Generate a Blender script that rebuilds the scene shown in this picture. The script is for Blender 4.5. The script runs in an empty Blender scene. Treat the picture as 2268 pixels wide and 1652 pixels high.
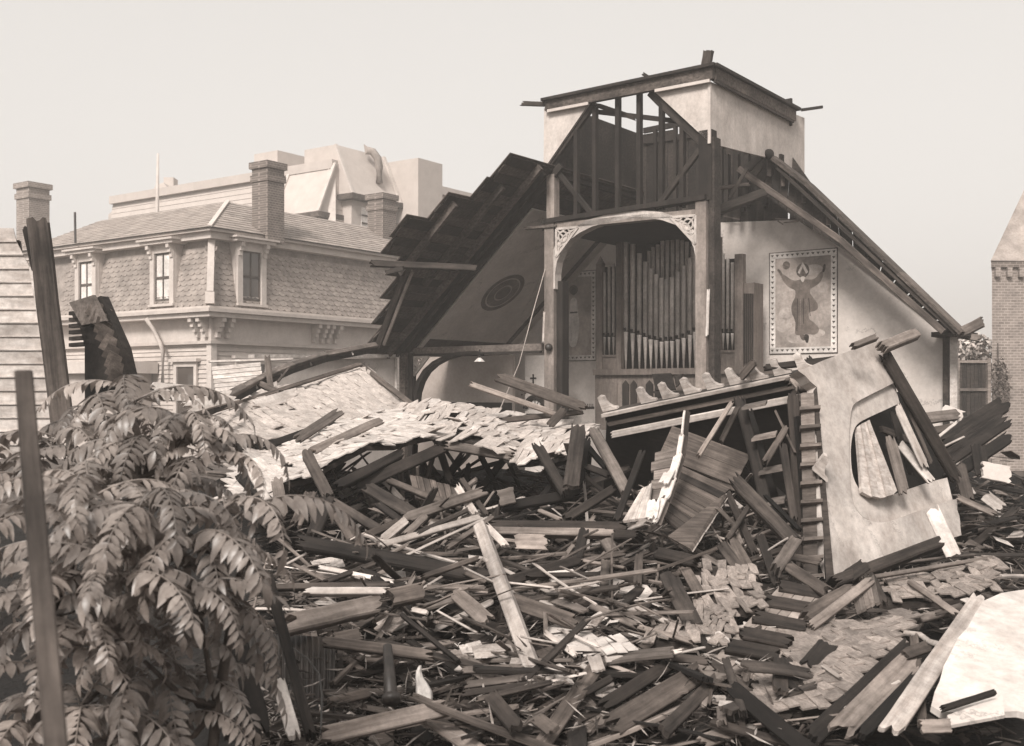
import bpy, bmesh, math, random
from mathutils import Vector, Matrix, Quaternion, noise as mnoise
R = math.radians
random.seed(1906)
sc = bpy.context.scene
COL = sc.collection

# ------------------------------------------------------------------ camera
EYE, FPX, CX, HZ = 2.6, 2432.0, 1134.0, 868.0      # eye height, focal length and horizon on a 2268 x 1652 plate
cd = bpy.data.cameras.new('camera'); cam = bpy.data.objects.new('camera', cd); COL.objects.link(cam)
cam.location = (0, 0, EYE); cam.rotation_euler = (R(90), 0, 0)
cd.sensor_width = 36; cd.lens = 36 * FPX / 2268; cd.shift_y = (HZ - 826) / 2268
cd.clip_start = 0.05; cd.clip_end = 2000
cd.dof.use_dof = True; cd.dof.focus_distance = 15; cd.dof.aperture_fstop = 4.0
sc.camera = cam

# ------------------------------------------------------------------ sky, sun, exposure
SUN_AZ, SUN_EL = R(200), R(41)          # compass direction the light comes from (0 = +Y, clockwise)
w = bpy.data.worlds.new('World'); sc.world = w; w.use_nodes = True
nt = w.node_tree; nt.nodes.clear()
sky = nt.nodes.new('ShaderNodeTexSky'); sky.sky_type = 'NISHITA'; sky.sun_disc = False
sky.sun_elevation = SUN_EL; sky.sun_rotation = SUN_AZ; sky.dust_density = 6; sky.air_density = 1.5
bw = nt.nodes.new('ShaderNodeRGBToBW'); pw = nt.nodes.new('ShaderNodeMath'); pw.operation = 'POWER'; pw.inputs[1].default_value = 0.30
tin = nt.nodes.new('ShaderNodeMix'); tin.data_type = 'RGBA'; tin.blend_type = 'MULTIPLY'; tin.inputs['Factor'].default_value = 1
tin.inputs['B'].default_value = (2.80, 2.69, 2.575, 1)
bg = nt.nodes.new('ShaderNodeBackground'); bg.inputs['Strength'].default_value = 0.12
wo = nt.nodes.new('ShaderNodeOutputWorld')
nt.links.new(sky.outputs[0], bw.inputs[0]); nt.links.new(bw.outputs[0], pw.inputs[0]); nt.links.new(pw.outputs[0], tin.inputs['A'])
nt.links.new(tin.outputs['Result'], bg.inputs['Color']); nt.links.new(bg.outputs[0], wo.inputs['Surface'])
sl = bpy.data.lights.new('sun', 'SUN'); sun = bpy.data.objects.new('sun', sl); COL.objects.link(sun)
sl.energy = 3.1; sl.angle = R(17); sl.color = (1, 0.945, 0.89)
sd = Vector((math.sin(SUN_AZ) * math.cos(SUN_EL), math.cos(SUN_AZ) * math.cos(SUN_EL), math.sin(SUN_EL)))
sun.rotation_euler = sd.to_track_quat('Z', 'Y').to_euler(); sun.location = (0, 0, 30)
sc.view_settings.view_transform = 'Standard'; sc.view_settings.look = 'None'
sc.view_settings.exposure = 0.86; sc.view_settings.gamma = 1.0; sc.view_settings.use_curve_mapping = False
sc.render.engine = 'CYCLES'; sc.cycles.use_denoising = True
try: sc.cycles.denoiser = 'OPENIMAGEDENOISE'
except Exception: pass
sc.cycles.max_bounces = 6; sc.cycles.diffuse_bounces = 3; sc.cycles.glossy_bounces = 2; sc.cycles.transmission_bounces = 3
sc.cycles.volume_bounces = 1; sc.cycles.transparent_max_bounces = 6

# ------------------------------------------------------------------ helpers
def P(x, y, d): return Vector(((x - CX) / FPX * d, d, EYE - (y - HZ) / FPX * d))
class Plane:
    def __init__(s, p, n): s.p = Vector(p); s.n = Vector(n).normalized()
    def pt(s, x, y):
        r = Vector(((x - CX) / FPX, 1, -(y - HZ) / FPX)); o = Vector((0, 0, EYE))
        return o + r * ((s.p - o).dot(s.n) / r.dot(s.n))
def plane3(a, b, c):
    n = (b - a).cross(c - a).normalized()
    if n.y > 0: n = -n                       # towards the viewer
    return Plane(a, n)
def tag(o, label=None, cat=None, group=None, kind=None):
    if label: o['label'] = label
    if cat: o['category'] = cat
    if group: o['group'] = group
    if kind: o['kind'] = kind
    return o
def empty(name, loc, label=None, cat=None, group=None):
    o = bpy.data.objects.new(name, None); COL.objects.link(o); o.location = loc; o.empty_display_size = .2
    return tag(o, label, cat, group)
def worldloc(o):
    m = o.matrix_basis.copy()
    if o.parent: m = worldloc(o.parent) @ o.matrix_parent_inverse @ m
    return m
def setparent(o, par):
    o.parent = par; o.matrix_parent_inverse = worldloc(par).inverted()
def link(name, me, m, parent=None, mtx=None):
    if m is not None and not me.materials: me.materials.append(m)
    o = bpy.data.objects.new(name, me); COL.objects.link(o)
    if mtx is not None: o.matrix_basis = mtx
    if parent is not None: setparent(o, parent)
    return o
class MB:
    def __init__(s): s.v = []; s.f = []
    def add(s, vs, fs):
        n = len(s.v); s.v += [tuple(p) for p in vs]; s.f += [tuple(i + n for i in f) for f in fs]; return s
    def box(s, c, ax, ay, az):                 # centre and three half-vectors
        c = Vector(c); vs = []
        for sz in (-1, 1):
            for sy in (-1, 1):
                for sx in (-1, 1): vs.append(c + ax * sx + ay * sy + az * sz)
        return s.add(vs, [(0, 2, 3, 1), (4, 5, 7, 6), (0, 1, 5, 4), (2, 6, 7, 3), (0, 4, 6, 2), (1, 3, 7, 5)])
    def bx(s, x0, x1, y0, y1, z0, z1):
        return s.box(((x0+x1)/2, (y0+y1)/2, (z0+z1)/2), Vector(((x1-x0)/2, 0, 0)), Vector((0, (y1-y0)/2, 0)), Vector((0, 0, (z1-z0)/2)))
    def beam(s, p0, p1, wd, th, up=Vector((0, 0, 1))):
        p0 = Vector(p0); p1 = Vector(p1); d = (p1 - p0); L = d.length; d.normalize()
        side = d.cross(up)
        if side.length < 1e-4: side = d.cross(Vector((0, 1, 0)))
        side.normalize(); u = side.cross(d)
        return s.box((p0 + p1) / 2, d * (L / 2), side * (wd / 2), u * (th / 2))
    def prism(s, pts, ext):                    # polygon (world points) extruded by a vector
        n = len(pts); ext = Vector(ext); a = [Vector(p) for p in pts]; b = [p + ext for p in a]
        return s.add(a + b, [tuple(range(n)), tuple(range(2*n-1, n-1, -1))] + [(i, n + i, n + (i+1) % n, (i+1) % n) for i in range(n)])
    def tube(s, path, rad, seg=8, caps=True):
        path = [Vector(p) for p in path]; rads = rad if isinstance(rad, (list, tuple)) else [rad] * len(path)
        vs = []; fs = []
        for i, p in enumerate(path):
            t = (path[min(i+1, len(path)-1)] - path[max(i-1, 0)]).normalized()
            a = t.cross(Vector((0, 0, 1)))
            if a.length < .05: a = t.cross(Vector((0, 1, 0)))
            a.normalize(); b = t.cross(a)
            for k in range(seg):
                an = 2 * math.pi * k / seg; vs.append(p + (a * math.cos(an) + b * math.sin(an)) * rads[i])
        for i in range(len(path) - 1):
            for k in range(seg):
                fs.append((i*seg+k, i*seg+(k+1) % seg, (i+1)*seg+(k+1) % seg, (i+1)*seg+k))
        if caps: fs += [tuple(range(seg-1, -1, -1)), tuple((len(path)-1)*seg + k for k in range(seg))]
        return s.add(vs, fs)
    def mesh(s, name, fix=True):
        me = bpy.data.meshes.new(name); me.from_pydata(s.v, [], s.f)
        if fix:
            b = bmesh.new(); b.from_mesh(me); bmesh.ops.recalc_face_normals(b, faces=b.faces); b.to_mesh(me); b.free()
        me.update(); return me
    def build(s, name, m, parent=None, smooth=False, origin=None):
        if origin is None and parent is None and s.v:
            xs, ys, zs = zip(*s.v); origin = Vector(((min(xs)+max(xs))/2, (min(ys)+max(ys))/2, min(zs)))
        if origin is None and s.v: origin = Vector(s.v[0])
        s.v = [tuple(Vector(p) - origin) for p in s.v]
        me = s.mesh(name)
        if smooth: me.polygons.foreach_set('use_smooth', [True] * len(me.polygons))
        return link(name, me, m, parent, Matrix.Translation(origin))
def bevel(o, wdt=.01, seg=1):
    b = bmesh.new(); b.from_mesh(o.data)
    bmesh.ops.bevel(b, geom=[e for e in b.edges if len(e.link_faces) == 2 and e.calc_face_angle(0) > .5], offset=wdt, segments=seg, affect='EDGES')
    b.to_mesh(o.data); b.free(); return o
def basis(p, ex, ez):                          # matrix at p, local X along ex, local Z near ez
    ex = Vector(ex).normalized(); ez = Vector(ez); ey = ez.cross(ex)
    if ey.length < 1e-4: ey = Vector((0, 1, 0)).cross(ex)
    ey.normalize(); ez = ex.cross(ey)
    return Matrix(((ex.x, ey.x, ez.x, p[0]), (ex.y, ey.y, ez.y, p[1]), (ex.z, ey.z, ez.z, p[2]), (0, 0, 0, 1)))

# ------------------------------------------------------------------ materials (a sepia world)
def sep(v):
    k = min(1, v / .7)
    return (v, v * (.80 + .135 * k), v * (.685 + .20 * k), 1)
MATS = {}
def mat(name, v, v2=None, scale=(3, 3, 3), det=6, rough=.85, bump=.25, rnd=.35, blotch=.35, spec=.25, dist=.02, lo=.35, hi=.7, fine=.3, crack=0):
    m = bpy.data.materials.new(name); m.use_nodes = True; t = m.node_tree; N = t.nodes; L = t.links
    bs = N['Principled BSDF']; bs.inputs['Roughness'].default_value = rough
    bs.inputs['Specular IOR Level'].default_value = spec
    tc = N.new('ShaderNodeTexCoord'); oi = N.new('ShaderNodeObjectInfo')
    mp = N.new('ShaderNodeMapping'); mp.inputs['Scale'].default_value = scale
    ad = N.new('ShaderNodeVectorMath'); ad.operation = 'ADD'
    sc3 = N.new('ShaderNodeVectorMath'); sc3.operation = 'SCALE'; sc3.inputs[0].default_value = (37, 53, 71)
    L.new(oi.outputs['Random'], sc3.inputs['Scale']); L.new(tc.outputs['Object'], ad.inputs[0]); L.new(sc3.outputs[0], ad.inputs[1])
    L.new(ad.outputs[0], mp.inputs['Vector'])
    nz = N.new('ShaderNodeTexNoise'); nz.inputs['Scale'].default_value = 1; nz.inputs['Detail'].default_value = det; nz.inputs['Roughness'].default_value = .65
    L.new(mp.outputs[0], nz.inputs['Vector'])
    cr = N.new('ShaderNodeValToRGB'); cr.color_ramp.elements[0].position = lo; cr.color_ramp.elements[1].position = hi
    v2 = v * .5 if v2 is None else v2
    cr.color_ramp.elements[0].color = sep(v2); cr.color_ramp.elements[1].color = sep(v)
    L.new(nz.outputs['Fac'], cr.inputs[0])
    bl = N.new('ShaderNodeTexNoise'); bl.inputs['Scale'].default_value = 1.7; bl.inputs['Detail'].default_value = 3
    L.new(ad.outputs[0], bl.inputs['Vector'])
    mr = N.new('ShaderNodeMapRange'); mr.inputs[1].default_value = .3; mr.inputs[2].default_value = .7
    mr.inputs[3].default_value = 1 - blotch; mr.inputs[4].default_value = 1 + blotch * .4; L.new(bl.outputs['Fac'], mr.inputs[0])
    m1 = N.new('ShaderNodeMath'); m1.operation = 'MULTIPLY_ADD'; m1.inputs[1].default_value = rnd * 2; m1.inputs[2].default_value = 1 - rnd
    L.new(oi.outputs['Random'], m1.inputs[0])
    fn = N.new('ShaderNodeTexNoise'); fn.inputs['Scale'].default_value = 14; fn.inputs['Detail'].default_value = 8; fn.inputs['Roughness'].default_value = .75
    L.new(ad.outputs[0], fn.inputs['Vector'])
    fr2 = N.new('ShaderNodeMapRange'); fr2.inputs[1].default_value = .32; fr2.inputs[2].default_value = .62; fr2.inputs[3].default_value = 1 - fine; fr2.inputs[4].default_value = 1 + fine*.35; L.new(fn.outputs['Fac'], fr2.inputs[0])
    m3 = N.new('ShaderNodeMath'); m3.operation = 'MULTIPLY'; L.new(mr.outputs[0], m3.inputs[0]); L.new(fr2.outputs[0], m3.inputs[1])
    if crack:
        wv = N.new('ShaderNodeVectorMath'); wv.operation = 'MULTIPLY_ADD'; wv.inputs[1].default_value = (.5, .5, .5); L.new(fn.outputs['Color'], wv.inputs[0]); L.new(ad.outputs[0], wv.inputs[2])
        vo = N.new('ShaderNodeTexVoronoi'); vo.feature = 'DISTANCE_TO_EDGE'; vo.inputs['Scale'].default_value = crack; L.new(wv.outputs[0], vo.inputs['Vector'])
        cm_ = N.new('ShaderNodeMapRange'); cm_.inputs[1].default_value = .0; cm_.inputs[2].default_value = .012; cm_.inputs[3].default_value = .45; cm_.inputs[4].default_value = 1; L.new(vo.outputs['Distance'], cm_.inputs[0])
        gate = N.new('ShaderNodeMapRange'); gate.inputs[1].default_value = .5; gate.inputs[2].default_value = .56; L.new(bl.outputs['Fac'], gate.inputs[0])
        mxg = N.new('ShaderNodeMix'); mxg.inputs[2].default_value = 1; L.new(gate.outputs[0], mxg.inputs[0]); L.new(cm_.outputs[0], mxg.inputs[3])
        m4 = N.new('ShaderNodeMath'); m4.operation = 'MULTIPLY'; L.new(m3.outputs[0], m4.inputs[0]); L.new(mxg.outputs[0], m4.inputs[1]); m3 = m4
    m2 = N.new('ShaderNodeMath'); m2.operation = 'MULTIPLY'; L.new(m1.outputs[0], m2.inputs[0]); L.new(m3.outputs[0], m2.inputs[1])
    mx = N.new('ShaderNodeVectorMath'); mx.operation = 'SCALE'; L.new(cr.outputs[0], mx.inputs[0]); L.new(m2.outputs[0], mx.inputs['Scale'])
    L.new(mx.outputs[0], bs.inputs['Base Color'])
    if bump:
        bp = N.new('ShaderNodeBump'); bp.inputs['Strength'].default_value = bump; bp.inputs['Distance'].default_value = dist
        L.new(nz.outputs['Fac'], bp.inputs['Height']); L.new(bp.outputs[0], bs.inputs['Normal'])
    MATS[name] = m; return m
G = (1.6, 22, 22)                                                    # grain runs along local X
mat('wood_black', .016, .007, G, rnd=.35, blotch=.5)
mat('wood_dark', .05, .016, G, rnd=.4, blotch=.55, bump=.4)
mat('wood_mid', .13, .04, G, rnd=.4, blotch=.55, bump=.4)
mat('wood_grey', .27, .11, G, rnd=.35, blotch=.5, bump=.4)
mat('wood_pale', .54, .30, G, rnd=.2, blotch=.4, bump=.4)
mat('wood_white', .62, .40, (2, 14, 14), rnd=.08, blotch=.3)
mat('timber', .035, .015, (9, 9, 1.2), rnd=.2)
mat('timber_light', .30, .19, (9, 9, 1.2), rnd=.08)
mat('slate', .33, .19, (6, 6, 6), rnd=.3, bump=.3, rough=.7)
mat('slate_mid', .50, .34, (6, 6, 6), rnd=.14, bump=.3, rough=.7, blotch=.3)
mat('slate_bright', .60, .42, (6, 6, 6), rnd=.14, bump=.3, rough=.65, blotch=.3)
mat('slate_dark', .13, .07, (6, 6, 6), rnd=.35, bump=.3)
mat('plaster', .56, .47, (2.2, 2.2, 2.2), rnd=.05, bump=.1, blotch=.13, det=9, fine=.12, crack=.55)
mat('plaster_white', .64, .50, (5, 5, 5), rnd=.06, bump=.2, blotch=.2, fine=.2, crack=1.2)
mat('plaster_worn', .56, .38, (3.2, 3.2, 2.0), rnd=.03, bump=.25, blotch=.3, det=10, fine=.25, crack=1.1)
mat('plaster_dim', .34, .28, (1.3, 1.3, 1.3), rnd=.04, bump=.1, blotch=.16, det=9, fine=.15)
mat('plaster_grey', .60, .52, (1.3, 1.3, 1.3), rnd=.04, bump=.1, blotch=.16, det=9, fine=.15, crack=.6)
mat('stucco', .52, .43, (5, 5, 1.2), rnd=.03, bump=.2, blotch=.22, det=10, fine=.2)
mat('near_black', .02, .008, (4, 4, 4), rnd=.2)  # near-black for the organ's shade sheets, pipe mouths and the ball
mat('rubble', .016, .005, (9, 9, 9), rnd=0, bump=.9, dist=.1)  # near-black stands in for the deep shade between the pieces
mat('earth', .12, .06, (1.5, 1.5, 1.5), rnd=0, bump=.6, dist=.08)
mat('organ_wood', .21, .13, (16, 16, 2), rnd=.12, rough=.55, bump=.1)
mat('pipe_metal', .60, .48, (9, 9, 2), rnd=.12, rough=.42, bump=.03, spec=.5)
mat('fret', .55, .44, (6, 6, 6), rnd=.03, bump=.1)
mat('house_trim', .52, .45, (5, 5, 5), rnd=.04, bump=.05, blotch=.12, fine=.1)
mat('house_slate', .36, .28, (4, 4, 4), rnd=.16, bump=.1)  # house tone lightened in the colour to stand in for thicker haze
mat('house_wall', .48, .41, (1, 6, 6), rnd=.05, bump=.05, blotch=.15, fine=.12)
mat('house_roof', .36, .28, (3, 3, 3), rnd=.05)
mat('far_wall', .46, .42, (2, 2, 2), rnd=.03, bump=.05, blotch=.08, fine=.08)
mat('blind', .72, .62, (2, 2, 2), rnd=.04, bump=0)
mat('metal_dark', .045, .02, (9, 9, 3), rnd=.1, rough=.5, spec=.5, bump=.1)
mat('leaf', .34, .19, (12, 12, 12), rnd=.4, rough=.38, spec=.5, bump=.1, blotch=.2)
mat('leaf_far', .14, .08, (4, 4, 4), rnd=.2, bump=.1)
mat('stem', .12, .06, (20, 20, 20), rnd=.2)
mat('cloth', .82, .72, (7, 7, 7), rnd=0, bump=.1)
mat('art_ground', .40, .28, (2.2, 2.2, 2.2), rnd=.05, bump=0, blotch=.4)
mat('art_pale_ground', .60, .46, (2.2, 2.2, 2.2), rnd=.05, bump=0, blotch=.4)
mat('art_robe_white', .80, .62, (14, 14, 2), rnd=.02, bump=0)
mat('art_dark', .17, .10, (5, 5, 5), rnd=.05, bump=0)
mat('art_light', .55, .40, (5, 5, 2), rnd=.05, bump=0)
mat('art_cloud', .45, .33, (4, 4, 4), rnd=.05, bump=0)
mat('art_border', .68, .58, (6, 6, 6), rnd=.02, bump=0)
mat('rope', .40, .30, (30, 30, 30), rnd=.1)
def leafmat():                                  # thin leaves let some light through
    m = M_ = MATS['leaf']; t = m.node_tree; N = t.nodes; L = t.links; bs = N['Principled BSDF']
    tr = N.new('ShaderNodeBsdfTranslucent'); mx = N.new('ShaderNodeMixShader'); mx.inputs[0].default_value = .28
    L.new(bs.inputs['Base Color'].links[0].from_socket, tr.inputs['Color']); L.new(bs.outputs[0], mx.inputs[1]); L.new(tr.outputs[0], mx.inputs[2]); L.new(mx.outputs[0], N['Material Output'].inputs['Surface'])
leafmat()
def glassmat():
    m = bpy.data.materials.new('window_glass'); m.use_nodes = True; b = m.node_tree.nodes['Principled BSDF']
    b.inputs['Base Color'].default_value = sep(.06); b.inputs['Roughness'].default_value = .08; b.inputs['Specular IOR Level'].default_value = .8
    MATS['window_glass'] = m
glassmat()
def brickmat(name, v1, v2, mort, s):
    m = bpy.data.materials.new(name); m.use_nodes = True; t = m.node_tree; N = t.nodes; L = t.links; bs = N['Principled BSDF']
    bs.inputs['Roughness'].default_value = .9
    tc = N.new('ShaderNodeTexCoord'); sx = N.new('ShaderNodeSeparateXYZ'); cb = N.new('ShaderNodeCombineXYZ'); a = N.new('ShaderNodeMath')
    L.new(tc.outputs['Object'], sx.inputs[0]); L.new(sx.outputs[0], a.inputs[0]); L.new(sx.outputs[1], a.inputs[1])
    L.new(a.outputs[0], cb.inputs[0]); L.new(sx.outputs[2], cb.inputs[1])
    br = N.new('ShaderNodeTexBrick'); br.inputs['Scale'].default_value = s
    br.inputs['Color1'].default_value = sep(v1); br.inputs['Color2'].default_value = sep(v2); br.inputs['Mortar'].default_value = sep(mort)
    br.inputs['Mortar Size'].default_value = .03; br.inputs['Brick Width'].default_value = .5; br.inputs['Row Height'].default_value = .2
    L.new(cb.outputs[0], br.inputs['Vector'])
    nz = N.new('ShaderNodeTexNoise'); nz.inputs['Scale'].default_value = 3; L.new(tc.outputs['Object'], nz.inputs['Vector'])
    mr = N.new('ShaderNodeMapRange'); mr.inputs[3].default_value = .6; mr.inputs[4].default_value = 1.4; L.new(nz.outputs['Fac'], mr.inputs[0])
    mx = N.new('ShaderNodeVectorMath'); mx.operation = 'SCALE'; L.new(br.outputs['Color'], mx.inputs[0]); L.new(mr.outputs[0], mx.inputs['Scale'])
    L.new(mx.outputs[0], bs.inputs['Base Color'])
    bp = N.new('ShaderNodeBump'); bp.inputs['Strength'].default_value = .4; bp.inputs['Distance'].default_value = .02
    bp.invert = True; L.new(br.outputs['Fac'], bp.inputs['Height']); L.new(bp.outputs[0], bs.inputs['Normal'])
    MATS[name] = m
brickmat('brick_dark', .13, .08, .22, 2.2)
brickmat('brick_mid', .22, .15, .30, 2.2)
M = MATS

# ------------------------------------------------------------------ timber pieces
def rnd(a, b): return random.uniform(a, b)
def plank_mesh(L, wd, th, jag=.0, bow=0., seg=5, cols=8):
    """A board along local X (centre at the origin): broken, splintered ends, a slight bow and worn arrises."""
    vs = []; fs = []; n = seg; c = min(wd, th) * .13
    ys = [-wd/2 + wd*j/(cols-1) for j in range(cols)]
    prof = [(max(-wd/2 + c, min(wd/2 - c, y)), -th/2) for y in ys] + [(wd/2, -th/2 + c), (wd/2, th/2 - c)] + [(max(-wd/2 + c, min(wd/2 - c, y)), th/2) for y in reversed(ys)] + [(-wd/2, th/2 - c), (-wd/2, -th/2 + c)]
    k = len(prof)
    def ends():
        sk = rnd(-.5, .5)*jag; e = [abs(rnd(-.3, 1))**1.5*jag + sk*(j/(cols-1) - .5) for j in range(cols)]
        return e + [e[-1]]*2 + [v*rnd(.6, 1.2) for v in reversed(e)] + [e[0]]*2
    e0, e1 = ends(), ends(); tw = rnd(-.03, .03)
    for i in range(n + 1):
        u = i / n; x = -L/2 + L * u; bz = bow * (1 - (2*u - 1) ** 2); sw = 1 + rnd(-.025, .025); sy = rnd(-.02, .02)*wd
        for j, (py, pz) in enumerate(prof):
            xx = x + (e0[j] if i == 0 else 0) - (e1[j] if i == n else 0)
            vs.append((xx, py * sw + sy, pz + bz + py*tw*(2*u-1)))
    for i in range(n):
        for j in range(k): fs.append((i*k + j, i*k + (j+1) % k, (i+1)*k + (j+1) % k, (i+1)*k + j))
    for base, rev in ((0, True), (n*k, False)):               # end grain as strips, so that splinters stay crisp
        for j in range(cols - 1):
            f = (base + j, base + j + 1, base + 2*cols - j, base + 2*cols + 1 - j)
            fs.append(f[::-1] if rev else f)
        for f in ((base + cols - 1, base + cols, base + cols + 1, base + cols + 2), (base + 2*cols + 1, base + 2*cols + 2, base + 2*cols + 3, base)):
            fs.append(f[::-1] if rev else f)
    me = bpy.data.meshes.new('board'); me.from_pydata(vs, [], fs); me.update(); return me
def plank(name, p0, p1, wd, th, m, label=None, cat=None, group=None, parent=None, roll=0, face=None, jag=None, bow=0):
    p0 = Vector(p0); p1 = Vector(p1); d = p1 - p0; c = (p0 + p1) / 2
    f = Vector(face) if face is not None else ((Vector((0, 0, EYE)) - c).normalized() + Vector((0, 0, .35)))
    mt = basis(c, d, f) @ Matrix.Rotation(R(roll), 4, 'X')
    L = d.length
    me = plank_mesh(L, wd, th, min(L * .15, wd * 1.1) if jag is None else jag, bow)
    o = link(name, me, M[m], parent, mt)
    return tag(o, label, cat, group)
# thin torn plates: shingles, slates, scraps (unit size, shared)
def plate_mesh(kind):
    random.seed(400 + kind)
    if kind < 4:   pts = [(-.5, -.5), (.5, -.5), (.5, .5), (-.5, .5)]
    elif kind < 7: pts = [(-.5, -.5), (.5, -.5), (.5, .25), (.15, .5), (-.5, .45)]
    else:          pts = [(-.5, -.3), (-.1, -.5), (.45, -.4), (.5, .1), (.2, .5), (-.35, .4)]
    pts = [(x + rnd(-.06, .06), y + rnd(-.06, .06)) for x, y in pts]
    n = len(pts); cu = rnd(.1, .5)
    z = lambda x, y: cu * (x*x + .3*y*y)
    vs = [(x, y, z(x, y)) for x, y in pts] + [(x, y, z(x, y) + 1) for x, y in pts]
    fs = [tuple(range(n-1, -1, -1)), tuple(range(n, 2*n))] + [(i, (i+1) % n, n + (i+1) % n, n + i) for i in range(n)]
    me = bpy.data.meshes.new('plate'); me.from_pydata(vs, [], fs); me.update(); return me
_pl = {}
def plate(kind, m):
    k = (kind, m)
    if k not in _pl:
        me = plate_mesh(kind); me.materials.append(M[m]); _pl[k] = me
    return _pl[k]
random.seed(7)
# ------------------------------------------------------------------ ground and the mound of wreckage
def lerp_tab(tab, t):
    if t <= tab[0][0]: return tab[0][1]
    for (a, va), (b, vb) in zip(tab, tab[1:]):
        if t <= b: return va + (vb - va) * (t - a) / (b - a)
    return tab[-1][1]
HT = [(4.2, .0), (5.2, .30), (6.3, .50), (7.2, .62), (8, .74), (9, .88), (10.2, 1.02), (11.3, 1.12), (12.6, 1.15), (14, 1.35), (16.5, 1.62), (18.5, 1.35), (21, .9), (24, .4), (30, .0)]
def heap(X, Y):
    h = lerp_tab(HT, Y)
    s = 1 - max(0, min(1, (-X - 1.9 - max(0, (Y - 8) * .25)) / 1.4)) * (.92 if Y < 11 else .5)
    s *= 1 - max(0, min(1, (abs(X) - 7.5) / 3))
    n = mnoise.noise(Vector((X * .9, Y * .9, 3.1))) * .16 + mnoise.noise(Vector((X * 2.6, Y * 2.6, 1.7))) * .08
    dip = .34 * max(0, min(1, (X - 2.3)/.6)) * max(0, min(1, (Y - 8.6)/.7)) * max(0, min(1, (13.2 - Y)/1.2))
    return h * s - dip + n * min(1, h * s * 2) * (1 - dip*1.5)
def hit(x, y, d0=4.6, d1=40):
    d = d0
    while d < d1:
        p = P(x, y, d)
        if p.z <= heap(p.x, p.y): return p, d
        d += .06
    return None, None
g = MB(); N_ = 24; S_ = 400
for i in range(N_ + 1):
    for j in range(N_ + 1):
        g.v.append((-S_ + 2*S_*i/N_, -S_ + 2*S_*j/N_, -.02))
for i in range(N_):
    for j in range(N_):
        a = i*(N_+1) + j; g.f.append((a, a + N_ + 1, a + N_ + 2, a + 1))
tag(g.build('ground', M['earth'], origin=Vector((0, 0, 0))), kind='structure')
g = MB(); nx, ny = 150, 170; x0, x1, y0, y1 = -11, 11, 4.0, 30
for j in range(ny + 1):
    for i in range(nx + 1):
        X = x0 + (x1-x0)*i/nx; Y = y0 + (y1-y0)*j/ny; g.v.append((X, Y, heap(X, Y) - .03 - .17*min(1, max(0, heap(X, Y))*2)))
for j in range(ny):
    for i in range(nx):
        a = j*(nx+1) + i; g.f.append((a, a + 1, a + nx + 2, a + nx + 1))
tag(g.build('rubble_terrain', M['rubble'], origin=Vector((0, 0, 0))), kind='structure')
# the smoky air
g = MB(); g.bx(-420, 420, -420, 420, -1.2, 24)
hz = g.build('haze', None, origin=Vector((0, 0, 0))); tag(hz, kind='stuff')
hm = bpy.data.materials.new('haze_air'); hm.use_nodes = True; t = hm.node_tree; t.nodes.clear()
ho = t.nodes.new('ShaderNodeOutputMaterial'); hv = t.nodes.new('ShaderNodeVolumePrincipled')
hv.inputs['Color'].default_value = (.97, .94, .91, 1); hv.inputs['Density'].default_value = .0026; hv.inputs['Anisotropy'].default_value = .2
t.links.new(hv.outputs[0], ho.inputs['Volume']); hz.data.materials.append(hm)
# ------------------------------------------------------------------ the church: a = across (nearer to the right), b = depth, z = height
AD = Vector((math.cos(R(37)), -math.sin(R(37)), 0)); BD = Vector((math.sin(R(37)), math.cos(R(37)), 0))
CO = Vector((3.9, 21.5, 0)) - AD * 3.85
def C(a, b, z): return CO + AD * a + BD * b + Vector((0, 0, z))
def BP(b): return Plane(CO + BD * b, -BD)
def AP(a): return Plane(CO + AD * a, -AD)
def az(x, y, b):
    p = BP(b).pt(x, y) - CO; return p.dot(AD), p.z
def cbox(mb, a0, a1, b0, b1, z0, z1):
    return mb.box(C((a0+a1)/2, (b0+b1)/2, (z0+z1)/2), AD*((a1-a0)/2), BD*((b1-b0)/2), Vector((0, 0, (z1-z0)/2)))
def cpoly(b, pts, depth):                       # outline given on the plate, on the plane at depth b
    pl = BP(b); return MB().prism([pl.pt(x, y) for x, y in pts], BD * depth)
church = empty('church_building', C(1.9, 3.0, .6), 'wrecked wooden church with an open square belfry over its organ arch', 'church')
def cp(mb, name, m, **k): return mb.build(name, M[m], church, **k)
BW = 3.85                                       # depth of the end wall
# end wall, plaster inside
wr = [az(2095, 735, BW)[0], az(1783, 486, BW)[0], az(1590, 480, BW)[1]]
aL = -4.2
zr = az(2095, 735, BW)[1]
pts = [C(aL, BW, .2), C(wr[0], BW, .2), C(wr[0], BW, zr), C(wr[1], BW, az(1783, 486, BW)[1]), C(-1.0, BW, wr[2] + .05), C(aL, BW, 3.6)]
cp(MB().prism(pts, BD * .15), 'end_wall', 'plaster')
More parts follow.
